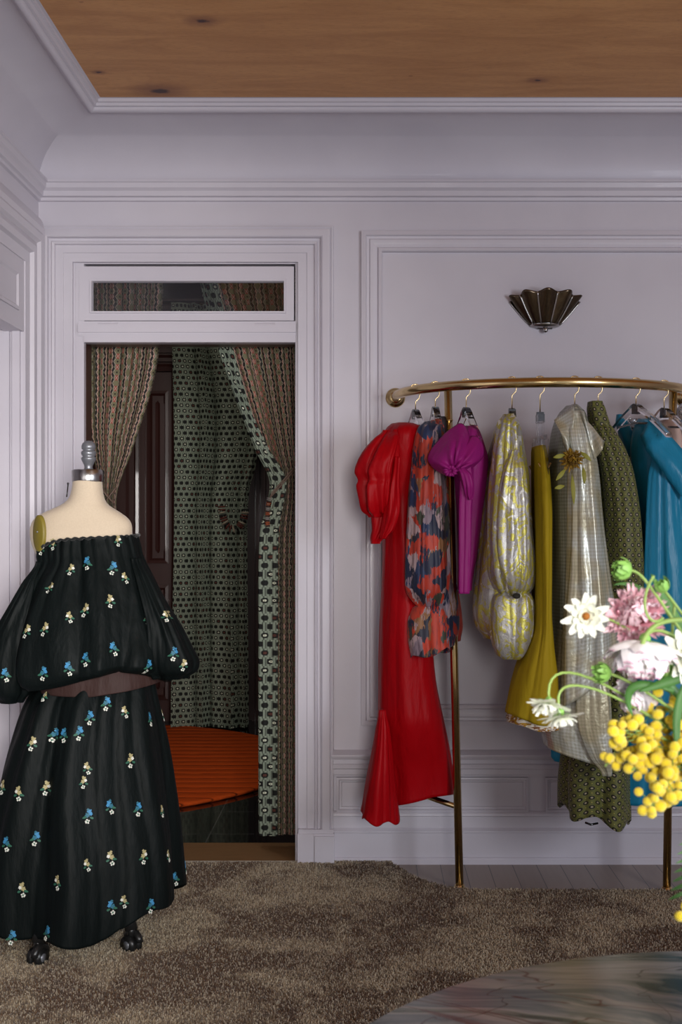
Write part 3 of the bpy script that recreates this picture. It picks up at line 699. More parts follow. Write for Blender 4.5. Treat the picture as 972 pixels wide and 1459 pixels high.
mb.add(v, [(j*40+k, j*40+(k+1) % 40, (j+1)*40+(k+1) % 40, (j+1)*40+k) for j in range(2) for k in range(40)]+[tuple(80+k for k in range(40))])
mb.ball(cc+n_*.006+u_*.005, .0035, mi=1); origin_child(mb.build('arm_plate', [olive_pl, castmetal]), form)
mb = MB(); mb.tube([P(97, 690, 4.05), P(96, 700, 4.04), P(95, 708, 4.035)], .0022, 8); mb.ball(P(97, 689, 4.05), .004); origin_child(mb.build('seam_hook', rivet), form)
mb = MB(); mb.tube([(-.93, 4.08, .17), (-.93, 4.08, .80)], .016, 16); mb.lathe([(.045, .12), (.05, .15), (.03, .18), (.02, .22)], (-.93, 4.08, 0)); origin_child(mb.build('stand_pole', ironb), form)
for fx, fy in ((P(54, 1375, 3.83).x, 3.83), (P(187, 1360, 3.95).x, 3.95), (-.80, 4.30), (-1.13, 4.22)):
    mb = MB(); d = Vector((fx+.93, fy-4.08, 0)); e = d.normalized()
    mb.tube([(-.93, 4.08, .15), (-.93+d.x*.5, 4.08+d.y*.5, .155), (fx-e.x*.01, fy-e.y*.01, .11), (fx, fy, .075)], [.018, .018, .019, .022], 14)
    mb.tube([(fx, fy, .09), (fx, fy, .05)], .013, 12); lg = mb.build('leg', ironb); origin_child(lg, form)
    mb = MB(); sd = Vector((-e.y, e.x, 0))
    for s_ in (-1, 1):
        q = Vector((fx, fy, .030))+sd*s_*.013; mb.tube([q-sd*.008, q+sd*.008], .029, 20)
        mb.tube([q-sd*.009, q+sd*.009], .013, 16, 1)
    mb.tube([Vector((fx, fy, .038))+sd*.009*math.cos(a)+e*.030*math.cos(a*0+t_*PI/8)+Vector((0, 0, .028*math.sin(t_*PI/8))) for t_, a in zip(range(9), [0]*9)], .012, 8)
    w_ = mb.build('caster', [ironb, castmetal], None); origin_child(w_, lg) if False else setattr(w_, 'parent', lg)

def embroider(o, items, sc=1.0):
    me = o.data; bv = BVHTree.FromPolygons([v.co[:] for v in me.vertices], [p.vertices[:] for p in me.polygons])
    mats = [emb_blue, emb_teal, emb_green, emb_white, emb_gold]; n0 = len(me.materials)
    for m in mats: me.materials.append(m)
    bm = bmesh.new(); bm.from_mesh(me); eye = Vector((0, 0, EYE)); rnd = random.Random(11)
    def flower(cx, cy, r, k, lobes=5, a0=0):
        return [([(cx+r*(.55+.45*abs(math.cos(lobes*q/2*PI*2/20+a0)))*math.cos(2*PI*q/20), cy+r*(.55+.45*abs(math.cos(lobes*q/2*PI*2/20+a0)))*math.sin(2*PI*q/20)) for q in range(20)], k)]
    def leaf(cx, cy, l, wd, a, k):
        pts = []
        for q in range(10):
            t = q/9 if q < 5 else (9-q)/9; 
        for q in range(12):
            th = 2*PI*q/12; x = l*math.cos(th); y = wd*math.sin(th)*(1-.3*math.cos(th)); pts.append((cx+x*math.cos(a)-y*math.sin(a), cy+x*math.sin(a)+y*math.cos(a)))
        return [(pts, k)]
    for it in items:
        if len(it) == 3:
            px, py, kd = it; d = (P(px, py, 4.0)-eye).normalized(); hit = bv.ray_cast(eye, d)
        else:
            px, py, kd = it[0], it[1], it[2]; src, dr = it[3]; hit = bv.ray_cast(Vector(src), Vector(dr))
        if hit[0] is None: continue
        p, nn = hit[0], hit[1]
        if nn.dot(Vector((p.x, p.y, 0))-Vector((-.94, 4.08, 0))) < 0: nn = -nn
        up = Vector((0, 0, 1)); up = (up-nn*up.dot(nn)).normalized(); rt = up.cross(nn)
        if rt.dot(Vector((1, 0, 0))) < 0 and len(it) == 3: rt = -rt
        A = 0 if kd == 'b' else 4; S_ = 1.12*sc*(.85 if kd == 'd' else 1); mm = 1 if rnd.random() < .5 else -1
        shp = []
        shp += flower(-.003, .013, .0075, A, 5) + flower(-.007, .006, .0055, 0 if kd == 'b' else 3, 5, 1) + flower(.003, .003, .0075, A if kd != 'b' else 1, 5, .6) + flower(.001, .018, .004, 1 if kd == 'b' else 4, 4)
        shp += leaf(.011, -.003, .0065, .0032, -.3, 2)+leaf(-.009, -.005, .0055, .003, .4, 2)+leaf(.004, -.012, .005, .0026, 1.1, 2)
        for q in range(5): shp += flower(.003+.0045*math.cos(q*1.4), -.014+.0045*math.sin(q*1.4), .0028, 3, 4)
        for j, (pts, k) in enumerate(shp):
            vs = []
            for (a, b) in pts:
                w0 = p+rt*(a*S_*mm)+up*(b*S_)
                h2 = bv.ray_cast(w0+nn*.03, -nn, .08); q0 = h2[0] if h2[0] is not None else w0
                vs.append(bm.verts.new(q0+nn*(.0012+.00015*j)))
            try:
                f = bm.faces.new(vs); f.material_index = n0+k; f.normal_update()
                if f.normal.dot(nn) < 0: f.normal_flip()
            except ValueError: pass
    bm.to_mesh(me); bm.free()
dress = thing('black_dress', 'black two tier taffeta dress with embroidered posies worn by the dress form', 'dress', (-.94, 4.08, .1))
sk = loft('skirt', [(948, 62, 204, .14, Yf), (975, 48, 211, .17, Yf), (1000, 32, 216, .195, Yf), (1050, 14, 227, .225, Yf), (1110, -3, 238, .25, Yf), (1170, -14, 246, .275, Yf), (1230, -20, 251, .295, Yf), (1309, -24, 254, .305, Yf)], 4.0, blacktaf, dress,
     folds=((7, .006, .036, .4, .5), (11, .008, .016, 1.9, -.8), (19, .006, .005, .3, 1.2)), n=260, nr=110, sup=2.1, warp=.12, wr=.010, ws=4, cap_top=False, thick=.002,
     hem=lambda th: .012*math.sin(7*th+.9)+.07*max(0, math.cos(th-.0))**2*1.0-.012*math.sin(th*3))
def tops():
    return loft('blouse', [(766, 46, 190, .120, Yf), (772, 45, 191, .122, Yf), (779, 45, 193, .126, Yf), (795, 47, 197, .135, Yf), (830, 31, 214, .165, Yf), (870, 14, 232, .20, Yf), (905, 4, 243, .225, Yf), (935, -2, 250, .240, Yf), (952, 0, 250, .242, Yf), (963, 8, 243, .232, Yf), (968, 22, 232, .212, Yf), (962, 30, 222, .19, Yf)][:10]+[(969, 20, 234, .215, Yf)], 4.0, blacktaf, dress,
     folds=((30, .0035, .001, .4, 2.0), (9, .004, .020, .9, 1.2), (14, .003, .008, 2.2, -1.5)), n=300, nr=100, sup=2.2, wr=.016, ws=5, seed=4, cap_top=False, cap_bot=True, top=lambda th: -.045*max(0, -math.cos(th))**3+.008*math.cos(th), hem=lambda th: -.018*math.sin(th*2.0+1.1)+.030*max(0, math.cos(th+1.05))**6-.02*max(0, math.cos(th+1.9))**2)
bl = tops()
mb = MB(); ring = []
for k in range(200):
    th = 2*PI*k/200; a = P(46, 767, 4.0); b = P(190, 767, 4.0); r = 1/((abs(math.cos(th))**2.2+abs(math.sin(th))**2.2)**(1/2.2))
    ring.append(((a.x+b.x)/2+((b.x-a.x)/2+.001)*r*math.cos(th), Yf+.122*r*math.sin(th), a.z+.0022*math.sin(41*th)-.045*max(0, -math.cos(th))**3+.008*math.cos(th)))
mb.tube(ring, [.0042+.0013*math.sin(k*1.3) for k in range(200)], 8, closed=True); origin_child(mb.build('neck_elastic', blackcord), dress)
slr = loft('sleeve', [(795, 185, 200, .03, 4.02), (820, 191, 214, .05, 4.01), (860, 200, 238, .07, 4.0), (895, 205, 258, .085, 4.0), (925, 203, 274, .09, 4.0), (942, 200, 282, .088, 4.0), (955, 204, 278, .075, 4.0), (966, 214, 264, .045, 4.0)], 4.0, blacktaf, dress,
     folds=((5, .003, .010, .2, 1.6), (9, .003, .007, 1.2, 2.4), (17, .001, .003, 0, 3)), n=140, nr=70, wr=.014, ws=8, seed=6, cap_bot=True)
sll = loft('sleeve', [(800, 48, 62, .03, 4.02), (830, 32, 58, .05, 4.01), (870, 10, 54, .07, 4.0), (905, -8, 50, .085, 4.0), (940, -20, 48, .09, 4.0), (965, -24, 46, .085, 4.0), (985, -20, 42, .07, 4.0), (1000, -8, 32, .04, 4.0)], 4.0, blacktaf, dress,
     folds=((5, .003, .010, 1.2, 1.6), (8, .003, .008, 2.2, 2.4), (15, .001, .003, 0, 3)), n=140, nr=70, wr=.014, ws=8, seed=9, cap_bot=True)
wb = loft('waistband_lining', [(938, 42, 226, .18, Yf), (960, 44, 229, .19, Yf), (975, 47, 230, .193, Yf), (984, 50, 229, .193, Yf)], 4.0, brown, dress, folds=((5, .002, .003, .5, 2), (13, .001, .0015, .5, 3)), n=140, nr=30, wr=.006, ws=6, seed=2, cap_top=False, thick=.002,
     hem=lambda th: .030*max(0, math.cos(th-.0))-.006*max(0, math.cos(th+1.6)))
bk = lambda n, z0, z1, seed: [(0, 0, random.Random(seed+i).choice('bwd'), ((-.94+.9*math.cos(i*2.4), 4.08+.9*abs(math.sin(i*2.4)), z0+(z1-z0)*((i*.618) % 1)), (-math.cos(i*2.4), -abs(math.sin(i*2.4)), 0))) for i in range(n)]
embroider(bl, [(124, 803, 'b'), (161, 810, 'b'), (101, 812, 'd'), (178, 824, 'd'), (157, 857, 'w'), (122, 870, 'w'), (99, 880, 'd'), (64, 897, 'w'), (38, 900, 'w'), (210, 882, 'w'), (162, 925, 'b'), (122, 940, 'b'), (98, 953, 'b'), (62, 960, 'b'), (212, 950, 'b'), (75, 776, 'd'), (168, 771, 'd'), (60, 783, 'd'), (72, 838, 'd'), (199, 820, 'd')]+bk(14, .9, 1.25, 3))
embroider(slr, [(237, 878, 'd'), (248, 932, 'b'), (262, 948, 'd')]); embroider(sll, [(8, 962, 'b'), (-8, 920, 'w')])
embroider(sk, [(63, 992, 'd'), (152, 1003, 'b'), (128, 1023, 'b'), (178, 1015, 'd'), (214, 1025, 'b'), (80, 1048, 'b'), (91, 1048, 'b'), (113, 1045, 'b'), (12, 1052, 'd'), (46, 1060, 'w'), (186, 1084, 'w'), (124, 1095, 'd'), (3, 1122, 'w'), (26, 1131, 'w'), (66, 1123, 'w'), (119, 1115, 'd'), (157, 1150, 'b'), (126, 1163, 'b'), (197, 1153, 'b'), (231, 1156, 'd'), (51, 1195, 'b'), (9, 1203, 'b'), (158, 1223, 'w'), (205, 1221, 'w'), (240, 1220, 'd'), (124, 1233, 'd'), (32, 1268, 'w'), (82, 1258, 'w'), (159, 1293, 'b'), (177, 1285, 'd'), (215, 1291, 'b'), (17, 1336, 'b'), (67, 1330, 'b')]+bk(24, .2, .75, 8))

# ------------------------------------------------------------------ hangers
H = lambda px, z: RZ-z
hanger(592, .082, .3, 'clear hanger with a dark tab holding the red gown', spread=.12)
hanger(620, .080, .15, 'clear hanger holding the smudged floral dress', spread=.11)
hanger(664, .090, .32, 'clear hanger holding the magenta satin dress', spread=.115)
hanger(730, .100, .05, 'clear hanger rising from the gold and silver brocade dress', spread=.06)
hanger(770, .112, .03, 'clear clip hanger gripping the mustard skirt', clip=True)
hanger(819, .100, .15, 'clear hanger inside the silver gingham dress', spread=.07)
hanger(852, .105, .15, 'clear hanger under the collar of the olive print dress', spread=.07)
hanger(907, .080, .42, 'clear hanger showing above the neckline of the turquoise gown', spread=.19)
hanger(946, .088, .42, 'clear hanger beside the right rack post', spread=.17)
def mk(name, label, cat, px):
    x, y, a = rod_at(px); return thing(name, label, cat, (x, y, 1.5)), y

# ------------------------------------------------------------------ red gown
t, y = mk('red_gown', 'long red satin gown with puffed sleeve and flared trumpet hem', 'dress', 592)
loft('bodice_and_skirt', [(602, 558, 592, .13, y), (607, 552, 604, .17, y), (620, 546, 606, .19, y), (660, 545, 604, .17, y), (720, 546, 602, .13, y), (790, 545, 606, .14, y), (860, 543, 612, .16, y), (920, 541, 618, .17, y), (980, 540, 624, .17, y), (1020, 539, 631, .17, y), (1060, 537, 639, .16, y+.02), (1100, 536, 646, .14, y+.04), (1150, 536, 652, .13, y+.05)], y-.12, red, t,
     folds=((3, .004, .006, .5, .6), (7, .002, .008, 1.0, .3)), n=160, nr=110, sup=2.6, wr=.008, ws=3, seed=1, thick=.002, hem=lambda th: -.02*math.sin(th*2+.6)+.02*max(0, math.cos(th))**2)
loft('trumpet_flounce', [(1012, 541, 549, .012, y-.16), (1040, 536, 554, .04, y-.15), (1080, 529, 558, .07, y-.13), (1120, 521, 562, .085, y-.12), (1160, 515, 566, .09, y-.11), (1171, 513, 567, .09, y-.11)], y-.17, red, t,
     folds=((3, .001, .020, 1.9, .3), (7, .001, .007, 2.5, .2)), n=160, nr=60, wr=.004, ws=4, seed=2, thick=.002, hem=lambda th: .008*math.sin(th*5+.5)-.01*math.cos(th))
sl = loft('puff_sleeve', [(611, 549, 566, .04, y-.14), (622, 538, 572, .06, y-.15), (640, 524, 573, .08, y-.16), (660, 514, 571, .09, y-.165), (672, 511, 570, .09, y-.165), (684, 515, 569, .085, y-.165), (692, 512, 569, .09, y-.165), (712, 515, 567, .085, y-.165), (728, 519, 565, .07, y-.16), (737, 528, 563, .05, y-.155)], y-.22, red, t,
     folds=((4, .014, .026, .9, 2.6), (7, .005, .012, 1.6, 3.4), (3, .006, .012, 0, -2)), n=200, nr=100, sup=2.0, warp=.6, wr=.022, ws=6, seed=3, cap_bot=True)
loft('sleeve_cuff', [(722, 527, 561, .035, y-.155), (740, 529, 560, .036, y-.155), (755, 530, 554, .034, y-.155), (768, 528, 545, .028, y-.155), (775, 529, 541, .022, y-.155)], y-.19, red, t, folds=((4, .003, .005, .4, 2.2), (7, .001, .003, 1.6, 3.0)), n=90, nr=40, wr=.008, ws=9, seed=4, cap_bot=True)
loft('draped_sleeve_fold', [(650, 556, 570, .02, y-.20), (690, 552, 568, .03, y-.21), (730, 547, 567, .03, y-.21), (755, 544, 558, .025, y-.20), (768, 543, 548, .015, y-.2)], y-.23, red, t, folds=((4, .004, .006, 1.4, 2.2),), n=80, nr=50, wr=.01, ws=9, seed=5, cap_bot=True)

# ------------------------------------------------------------------ floral dress
t, y = mk('floral_dress', 'short dress in smudged orange navy and lilac floral print', 'dress', 620)
loft('body', [(598, 612, 632, .10, y+.09), (606, 604, 638, .13, y+.09), (640, 598, 640, .14, y+.09), (700, 592, 642, .13, y+.09), (780, 590, 646, .13, y+.09), (850, 588, 655, .13, y+.10), (900, 584, 659, .14, y+.10), (928, 584, 656, .14, y+.10)], y+.0, floral, t, folds=((5, .004, .010, .5, .6), (9, .002, .006, 1, .4)), n=120, nr=70, wr=.008, seed=11, thick=.002, hem=lambda th: .03*math.cos(th))
loft('balloon_sleeve', [(599, 606, 622, .03, y-.06), (606, 598, 630, .05, y-.07), (625, 592, 632, .06, y-.08), (660, 587, 632, .07, y-.08), (710, 583, 635, .075, y-.08), (770, 580, 638, .08, y-.08), (820, 578, 640, .085, y-.08), (845, 581, 638, .08, y-.08), (860, 592, 632, .05, y-.08), (868, 602, 626, .03, y-.08)], y-.12, floral, t,
     folds=((6, .003, .012, .5, .6), (11, .002, .008, 1.4, .9)), n=160, nr=100, sup=2.1, wr=.010, ws=5, seed=12, cap_bot=True)
loft('flared_cuff', [(858, 600, 628, .03, y-.07), (868, 588, 634, .05, y-.07), (890, 580, 639, .06, y-.07), (915, 581, 640, .065, y-.07), (934, 585, 641, .065, y-.07)], y-.11, floral, t, folds=((5, .004, .010, .9, .6), (9, .002, .005, 1.4, .9)), n=120, nr=50, wr=.008, seed=13, thick=.002, hem=lambda th: .022*math.cos(th+.4)-.012*math.sin(3*th))
loft('collar', [(593, 624, 636, .03, y+.03), (602, 622, 638, .04, y+.03), (625, 622, 639, .04, y+.03)], y, mat('black_trim_fabric', (.02, .015, .02), .7), t, n=48, nr=20, wr=.003, seed=3)

# ------------------------------------------------------------------ magenta dress
t, y = mk('magenta_dress', 'magenta satin dress with knotted bust and hanging sash', 'dress', 666)
loft('body', [(606, 662, 681, .12, y+.05), (613, 655, 686, .15, y+.05), (635, 652, 694, .16, y+.05), (655, 650, 699, .16, y+.05), (690, 652, 697, .15, y+.05), (730, 655, 692, .14, y+.05), (790, 656, 684, .13, y+.05), (842, 656, 676, .12, y+.05)], y-.08, magenta, t, folds=((4, .003, .007, .5, .4),), n=120, nr=80, sup=2.4, wr=.006, ws=4, seed=21, thick=.002)
loft('hanging_sash', [(660, 656, 672, .010, y-.135), (690, 655, 675, .014, y-.14), (720, 654, 673, .015, y-.14), (780, 654, 672, .015, y-.14), (846, 654, 670, .015, y-.14)], y-.15, magenta, t, folds=((4, .0015, .0025, .5, .4),), n=80, nr=60, sup=3.2, wr=.003, ws=4, seed=22, thick=.001)
def fan(name, m, t, K, bd, yk, yb, bulge, nf, amp, seed=0):
    """cloth gathered at a knot K and spreading to a smooth boundary bd, bowed out towards the room"""
    nb = 60; nrr = 30; N = len(bd); out = []
    for i in range(nb+1):
        q = i/nb*(N-1); j = min(N-2, int(q)); f_ = q-j; p = [bd[max(j-1, 0)], bd[j], bd[j+1], bd[min(j+2, N-1)]]
        out.append([.5*((2*p[1][k])+(-p[0][k]+p[2][k])*f_+(2*p[0][k]-5*p[1][k]+4*p[2][k]-p[3][k])*f_*f_+(-p[0][k]+3*p[1][k]-3*p[2][k]+p[3][k])*f_**3) for k in (0, 1)])
    v = []
    for r in range(nrr+1):
        t_ = r/nrr
        for i in range(nb+1):
            px = K[0]+(out[i][0]-K[0])*(.06+.94*t_); py = K[1]+(out[i][1]-K[1])*(.06+.94*t_)
            yy = yk+(yb-yk)*t_**1.6-bulge*math.sin(PI*t_**.8)*(.6+.4*math.sin(PI*i/nb))
            yy += amp*(1.6*abs(math.sin(nf*PI*i/nb+.5*noise.noise(Vector((t_*2, i/nb*4, seed)))))-1)*(1-t_)**.7*min(1, t_*6)
            yy += .006*noise.noise(Vector((px*.05, py*.05, seed)))
            v.append(P(px, py, yy))
    f = [(r*(nb+1)+i, r*(nb+1)+i+1, (r+1)*(nb+1)+i+1, (r+1)*(nb+1)+i) for r in range(nrr) for i in range(nb)]
    o = obj(name, v, f, m); origin_child(o, t); md = o.modifiers.new('c', 'SOLIDIFY'); md.thickness = .004; md.offset = 1; return o
fan('draped_bust', magenta, t, (646, 670), [(634, 676), (620, 667), (611, 655), (615, 642), (631, 622), (647, 609), (657, 604), (665, 613), (670, 632), (669, 650), (660, 664), (652, 671)], y-.165, y-.11, .042, 5, .014, 3)
fan('draped_cup', magenta, t, (650, 670), [(656, 655), (663, 636), (674, 622), (686, 630), (688, 648), (678, 661), (662, 674)], y-.155, y-.115, .030, 4, .012, 6)
mb = MB()
for i in range(11):
    a = i*2*PI/11; c0 = P(642, 671, y-.175)
    mb.tube([c0+Vector((.005*math.cos(a), -.004, .005*math.sin(a))), c0+Vector((.018*math.cos(a), -.016+.005*(i % 2), .016*math.sin(a))), c0+Vector((.027*math.cos(a), -.004, .021*math.sin(a)))], [.006, .0075, .003], 8)
mb.ball(P(642, 671, y-.175), .011); origin_child(mb.build('knot', magenta), t)
loft('sash_tail', [(664, 652, 662, .02, y-.155), (676, 655, 672, .026, y-.16), (692, 660, 676, .024, y-.16), (706, 664, 675, .015, y-.155), (712, 668, 673, .008, y-.155)], y-.18, magenta, t, folds=((4, .003, .005, .2, 2), (7, .002, .003, .2, 2)), n=80, nr=40, wr=.006, seed=23, cap_bot=True)

# ------------------------------------------------------------------ brocade dress
t, y = mk('brocade_dress', 'gold and silver brocade dress with gathered balloon sleeve', 'dress', 730)
loft('body', [(592, 722, 738, .10, y+.08), (604, 714, 742, .14, y+.08), (650, 702, 748, .15, y+.08), (700, 692, 752, .15, y+.08), (760, 685, 752, .15, y+.08), (820, 680, 748, .15, y+.08), (870, 677, 745, .15, y+.08), (895, 682, 740, .13, y+.08), (912, 694, 732, .09, y+.08)], y-.02, brocade, t, folds=((6, .003, .010, .5, .6), (10, .002, .005, .9, .2)), n=140, nr=90, wr=.012, ws=6, seed=31, cap_bot=True)
loft('balloon_sleeve', [(588, 724, 735, .03, y-.06), (598, 716, 741, .05, y-.07), (625, 710, 747, .06, y-.07), (670, 704, 754, .07, y-.07), (720, 700, 758, .08, y-.07), (770, 698, 761, .085, y-.07), (810, 698, 763, .085, y-.07), (838, 704, 760, .07, y-.07), (850, 714, 752, .045, y-.07)], y-.12, brocade, t,
     folds=((5, .003, .013, 1.5, .5), (9, .002, .009, .2, .8), (15, .001, .004, .2, .8)), n=180, nr=110, sup=2.1, wr=.012, ws=6, seed=32, cap_bot=True)
loft('flared_cuff', [(842, 712, 754, .04, y-.07), (850, 703, 761, .06, y-.07), (870, 699, 764, .07, y-.07), (900, 700, 763, .072, y-.07), (922, 705, 757, .065, y-.07), (936, 712, 750, .05, y-.07), (940, 718, 744, .04, y-.07)], y-.11, brocade, t, folds=((5, .006, .006, .9, .6), (11, .003, .002, 1.4, .9)), n=160, nr=70, wr=.010, seed=33, cap_bot=True)
loft('folded_sleeve_lobe', [(640, 730, 740, .012, y-.135), (665, 721, 747, .022, y-.142), (700, 714, 751, .028, y-.146), (750, 710, 754, .032, y-.148), (795, 711, 755, .032, y-.148), (822, 717, 752, .028, y-.146), (838, 725, 747, .020, y-.140), (848, 732, 741, .010, y-.135)], y-.17, brocade, t,
     folds=((3, .002, .008, 2.5, .5), (6, .001, .005, .2, .8)), n=140, nr=80, sup=2.1, wr=.010, ws=7, seed=36, cap_bot=True)
mb = MB(); mb.lathe([(.0, 0), (.010, .001), (.011, -.004), (0, -.006)], P(736, 849, y-.158), 24, 'Y', sx=1.3, sy=.9); origin_child(mb.build('cuff_opening', mat('opening_shade', (.02, .018, .012), .8)), t)  # solid dark disc, the shade inside the gathered hole as colour

# ------------------------------------------------------------------ mustard skirt
t, y = mk('mustard_skirt', 'long mustard fluted skirt clipped to its hanger', 'skirt', 772)
loft('skirt', [(634, 766, 779, .10, y), (642, 765, 781, .11, y), (680, 765, 786, .12, y), (740, 766, 789, .13, y), (820, 767, 789, .13, y), (870, 766, 788, .14, y), (900, 762, 790, .15, y), (930, 752, 794, .16, y), (960, 741, 800, .17, y), (985, 734, 803, .17, y), (1010, 729, 806, .17, y), (1026, 726, 808, .17, y)], y-.1, mustard, t,
     folds=((4, .002, .012, .8, .1), (7, .002, .010, 2.0, .1)), n=150, nr=110, sup=2.4, wr=.004, ws=3, seed=41, thick=.002, hem=lambda th: -.008*math.sin(3*th)-.012*math.cos(th))
loft('back_tier', [(900, 764, 786, .05, y+.05), (940, 745, 786, .08, y+.05), (980, 731, 786, .1, y+.05), (1002, 724, 786, .1, y+.05)], y+.03, mustard, t, folds=((4, .002, .010, .8, .1),), n=80, nr=40, wr=.004, seed=42, thick=.002, hem=lambda th: .01*math.cos(th))
def hemb(g):
    x, y_, z = g.xyz(g.coord('Object')); n = g.noise(g.vec(x*1, y_, z*2.5), 28, 3, .6, 1.2)
    return {'Base Color': g.ramp(n, [(.40, srgb(214, 206, 186)), (.47, srgb(232, 226, 214)), (.5, srgb(120, 70, 24)), (.56, srgb(176, 136, 24)), (.64, srgb(70, 44, 20))], 'CONSTANT')}
hemm = mat('printed_hem_facing', rough=.6, build=hemb)
loft('hem_facing', [(1014, 731, 802, .158, y+.004), (1036, 727, 805, .166, y+.004)], y-.1, hemm, t, folds=((4, .011, .012, .9, 0), (7, .009, .010, 2.1, 0)), n=150, nr=14, sup=2.4, wr=.004, ws=3, seed=41, thick=.002, cap_top=False, hem=lambda th: -.006*math.sin(3*th)-.012*math.cos(th))

# ------------------------------------------------------------------ gingham dress
t, y = mk('gingham_dress', 'shiny silver gingham dress with mustard flower pinned on the chest', 'dress', 826)
loft('bodice', [(574, 816, 828, .06, y), (582, 808, 836, .10, y), (600, 799, 842, .14, y), (625, 793, 848, .15, y), (660, 790, 856, .15, y), (720, 790, 862, .14, y), (790, 790, 868, .14, y), (860, 790, 874, .14, y+.02), (930, 790, 876, .14, y+.02), (1000, 788, 872, .14, y+.02)], y-.1, gingham_in, t, folds=((5, .003, .010, .5, .2), (9, .002, .006, .9, .2)), n=140, nr=90, wr=.008, ws=5, seed=51)
loft('front_panel', [(584, 812, 836, .03, y-.12), (620, 808, 846, .05, y-.125), (660, 812, 854, .055, y-.13), (720, 812, 860, .06, y-.135), (790, 811, 868, .07, y-.135), (850, 809, 876, .075, y-.135), (900, 806, 881, .08, y-.135), (950, 803, 884, .08, y-.135), (975, 802, 886, .08, y-.135)], y-.18, gingham, t, folds=((5, .004, .010, 1.7, .3), (9, .002, .006, .3, .2)), n=150, nr=100, sup=2.2, wr=.010, ws=4, seed=52, thick=.002, hem=lambda th: .075*math.cos(th)-.01)
loft('under_skirt', [(900, 800, 872, .09, y-.04), (960, 792, 872, .11, y-.04), (1010, 784, 874, .12, y-.04), (1050, 779, 876, .13, y-.04), (1082, 783, 878, .13, y-.04)], y-.15, gingham, t, folds=((4, .004, .010, 1.0, .3), (9, .002, .005, .3, .2)), n=140, nr=60, wr=.010, ws=5, seed=53, thick=.002, hem=lambda th: -.035*math.cos(th)-.004)
loft('side_drape', [(945, 826, 860, .02, y-.17), (990, 824, 868, .03, y-.175), (1040, 826, 872, .035, y-.175), (1080, 842, 874, .03, y-.175), (1108, 862, 874, .012, y-.17)], y-.2, gingham, t, folds=((4, .003, .006, 1.0, .3),), n=90, nr=60, wr=.010, ws=6, seed=54, cap_bot=True)
def cap_sleeve(name, pts, back):
    n = 10; v = []; uv = []
    A, B, Cc, D = [P(*p) for p in pts]
    for j in range(n+1):
        for i in range(n+1):
            s_, t_ = i/n, j/n; p = (A*(1-s_)+B*s_)*(1-t_)+(D*(1-s_)+Cc*s_)*t_
            p.y -= .03*math.sin(PI*s_)*(1-.4*t_)+.012*math.sin(s_*7+t_*4); v.append(p); uv.append((s_*.15, t_*.12))
    f = [(j*(n+1)+i, (j+1)*(n+1)+i, (j+1)*(n+1)+i+1, j*(n+1)+i+1) for j in range(n) for i in range(n)]
    o = obj(name, v, f, gingham, None, uv); origin_child(o, t); md = o.modifiers.new('c', 'SOLIDIFY'); md.thickness = .003
cap_sleeve('cap_sleeve', [(826, 586, y-.15), (836, 600, y-.12), (863, 628, y-.17), (848, 655, y-.18)], 0)
cap_sleeve('cap_sleeve', [(818, 576, y-.13), (810, 650, y-.16), (803, 632, y-.16), (790, 598, y-.13)], 0)
def petals(mb, c, d, n, r0, L, wid, curl, cup, a0=0, mi=0, jit=.1, rnd=random, notch=0, uv=None):
    """ring of petals about axis d; curl lifts the tips along d"""
    d = Vector(d).normalized(); u = d.orthogonal().normalized(); w_ = d.cross(u)
    for i in range(n):
        a = a0+2*PI*i/n+rnd.uniform(-jit, jit); e = u*math.cos(a)+w_*math.sin(a); sd = d.cross(e); l = L*rnd.uniform(.85, 1.1); cu = curl+rnd.uniform(-.15, .15)
        N = 5; vs = []
        for j in range(N+1):
            q = j/N; wj = wid*(math.sin(PI*min(.93, q*.86+.12)))**.75*.5
            pos = Vector(c)+e*(r0+l*q*math.cos(cu*q))+d*(l*q*math.sin(cu*q))
            for k in (-1, -.35, .35, 1):
                vs.append(pos+sd*wj*k+d*(cup*wj*(k*k-.4))+(e*(-notch*l*rnd.random()) if j == N else Vector()))
                if uv is not None: uv.append((.5+k*.5, q))
        mb.add(vs, [(j*4+k, j*4+k+1, j*4+5+k, j*4+4+k) for j in range(N) for k in range(3)], mi)
mb = MB(); uvs = []; rr = random.Random(5); cfl = P(815, 655, y-.20)
for k, (n_, L, cu) in enumerate(((24, .044, .05), (24, .040, .45), (20, .034, .85), (16, .026, 1.2), (10, .018, 1.5))):
    petals(mb, cfl+Vector((0, -.004*k, 0)), (-.15, -1, .15), n_, .003, L, .0075, cu, .6, k*.3, 0, .3, rr, .2, uvs)
ff = mb.build('flower_applique', p_must, None, uv=uvs); origin_child(ff, t)
for (x0, y0, x1, y1) in ((806, 648, 788, 652), (806, 668, 792, 685), (826, 643, 843, 657), (831, 665, 833, 690), (805, 692, 790, 696), (815, 675, 818, 720)):
    a, b = P(x0, y0, y-.205), P(x1, y1, y-.215); d = b-a; sdv = Vector((-d.z, 0, d.x)).normalized()*.0075; mb = MB(); vs = []
    for j in range(9):
        q = j/8; wj = math.sin(PI*q)**.8
        for k in (-1, 0, 1): vs.append(a+d*q+sdv*k*wj+Vector((0, -.006*math.sin(PI*q)-(.003 if k == 0 else 0), 0)))
    mb.add(vs, [(j*3+k, j*3+k+1, j*3+4+k, j*3+3+k) for j in range(8) for k in range(2)]); o = mb.build('leaf', leafo); o.parent = ff; o.matrix_parent_inverse = ff.matrix_parent_inverse.copy(); o.matrix_parent_inverse = Matrix.Identity(4)

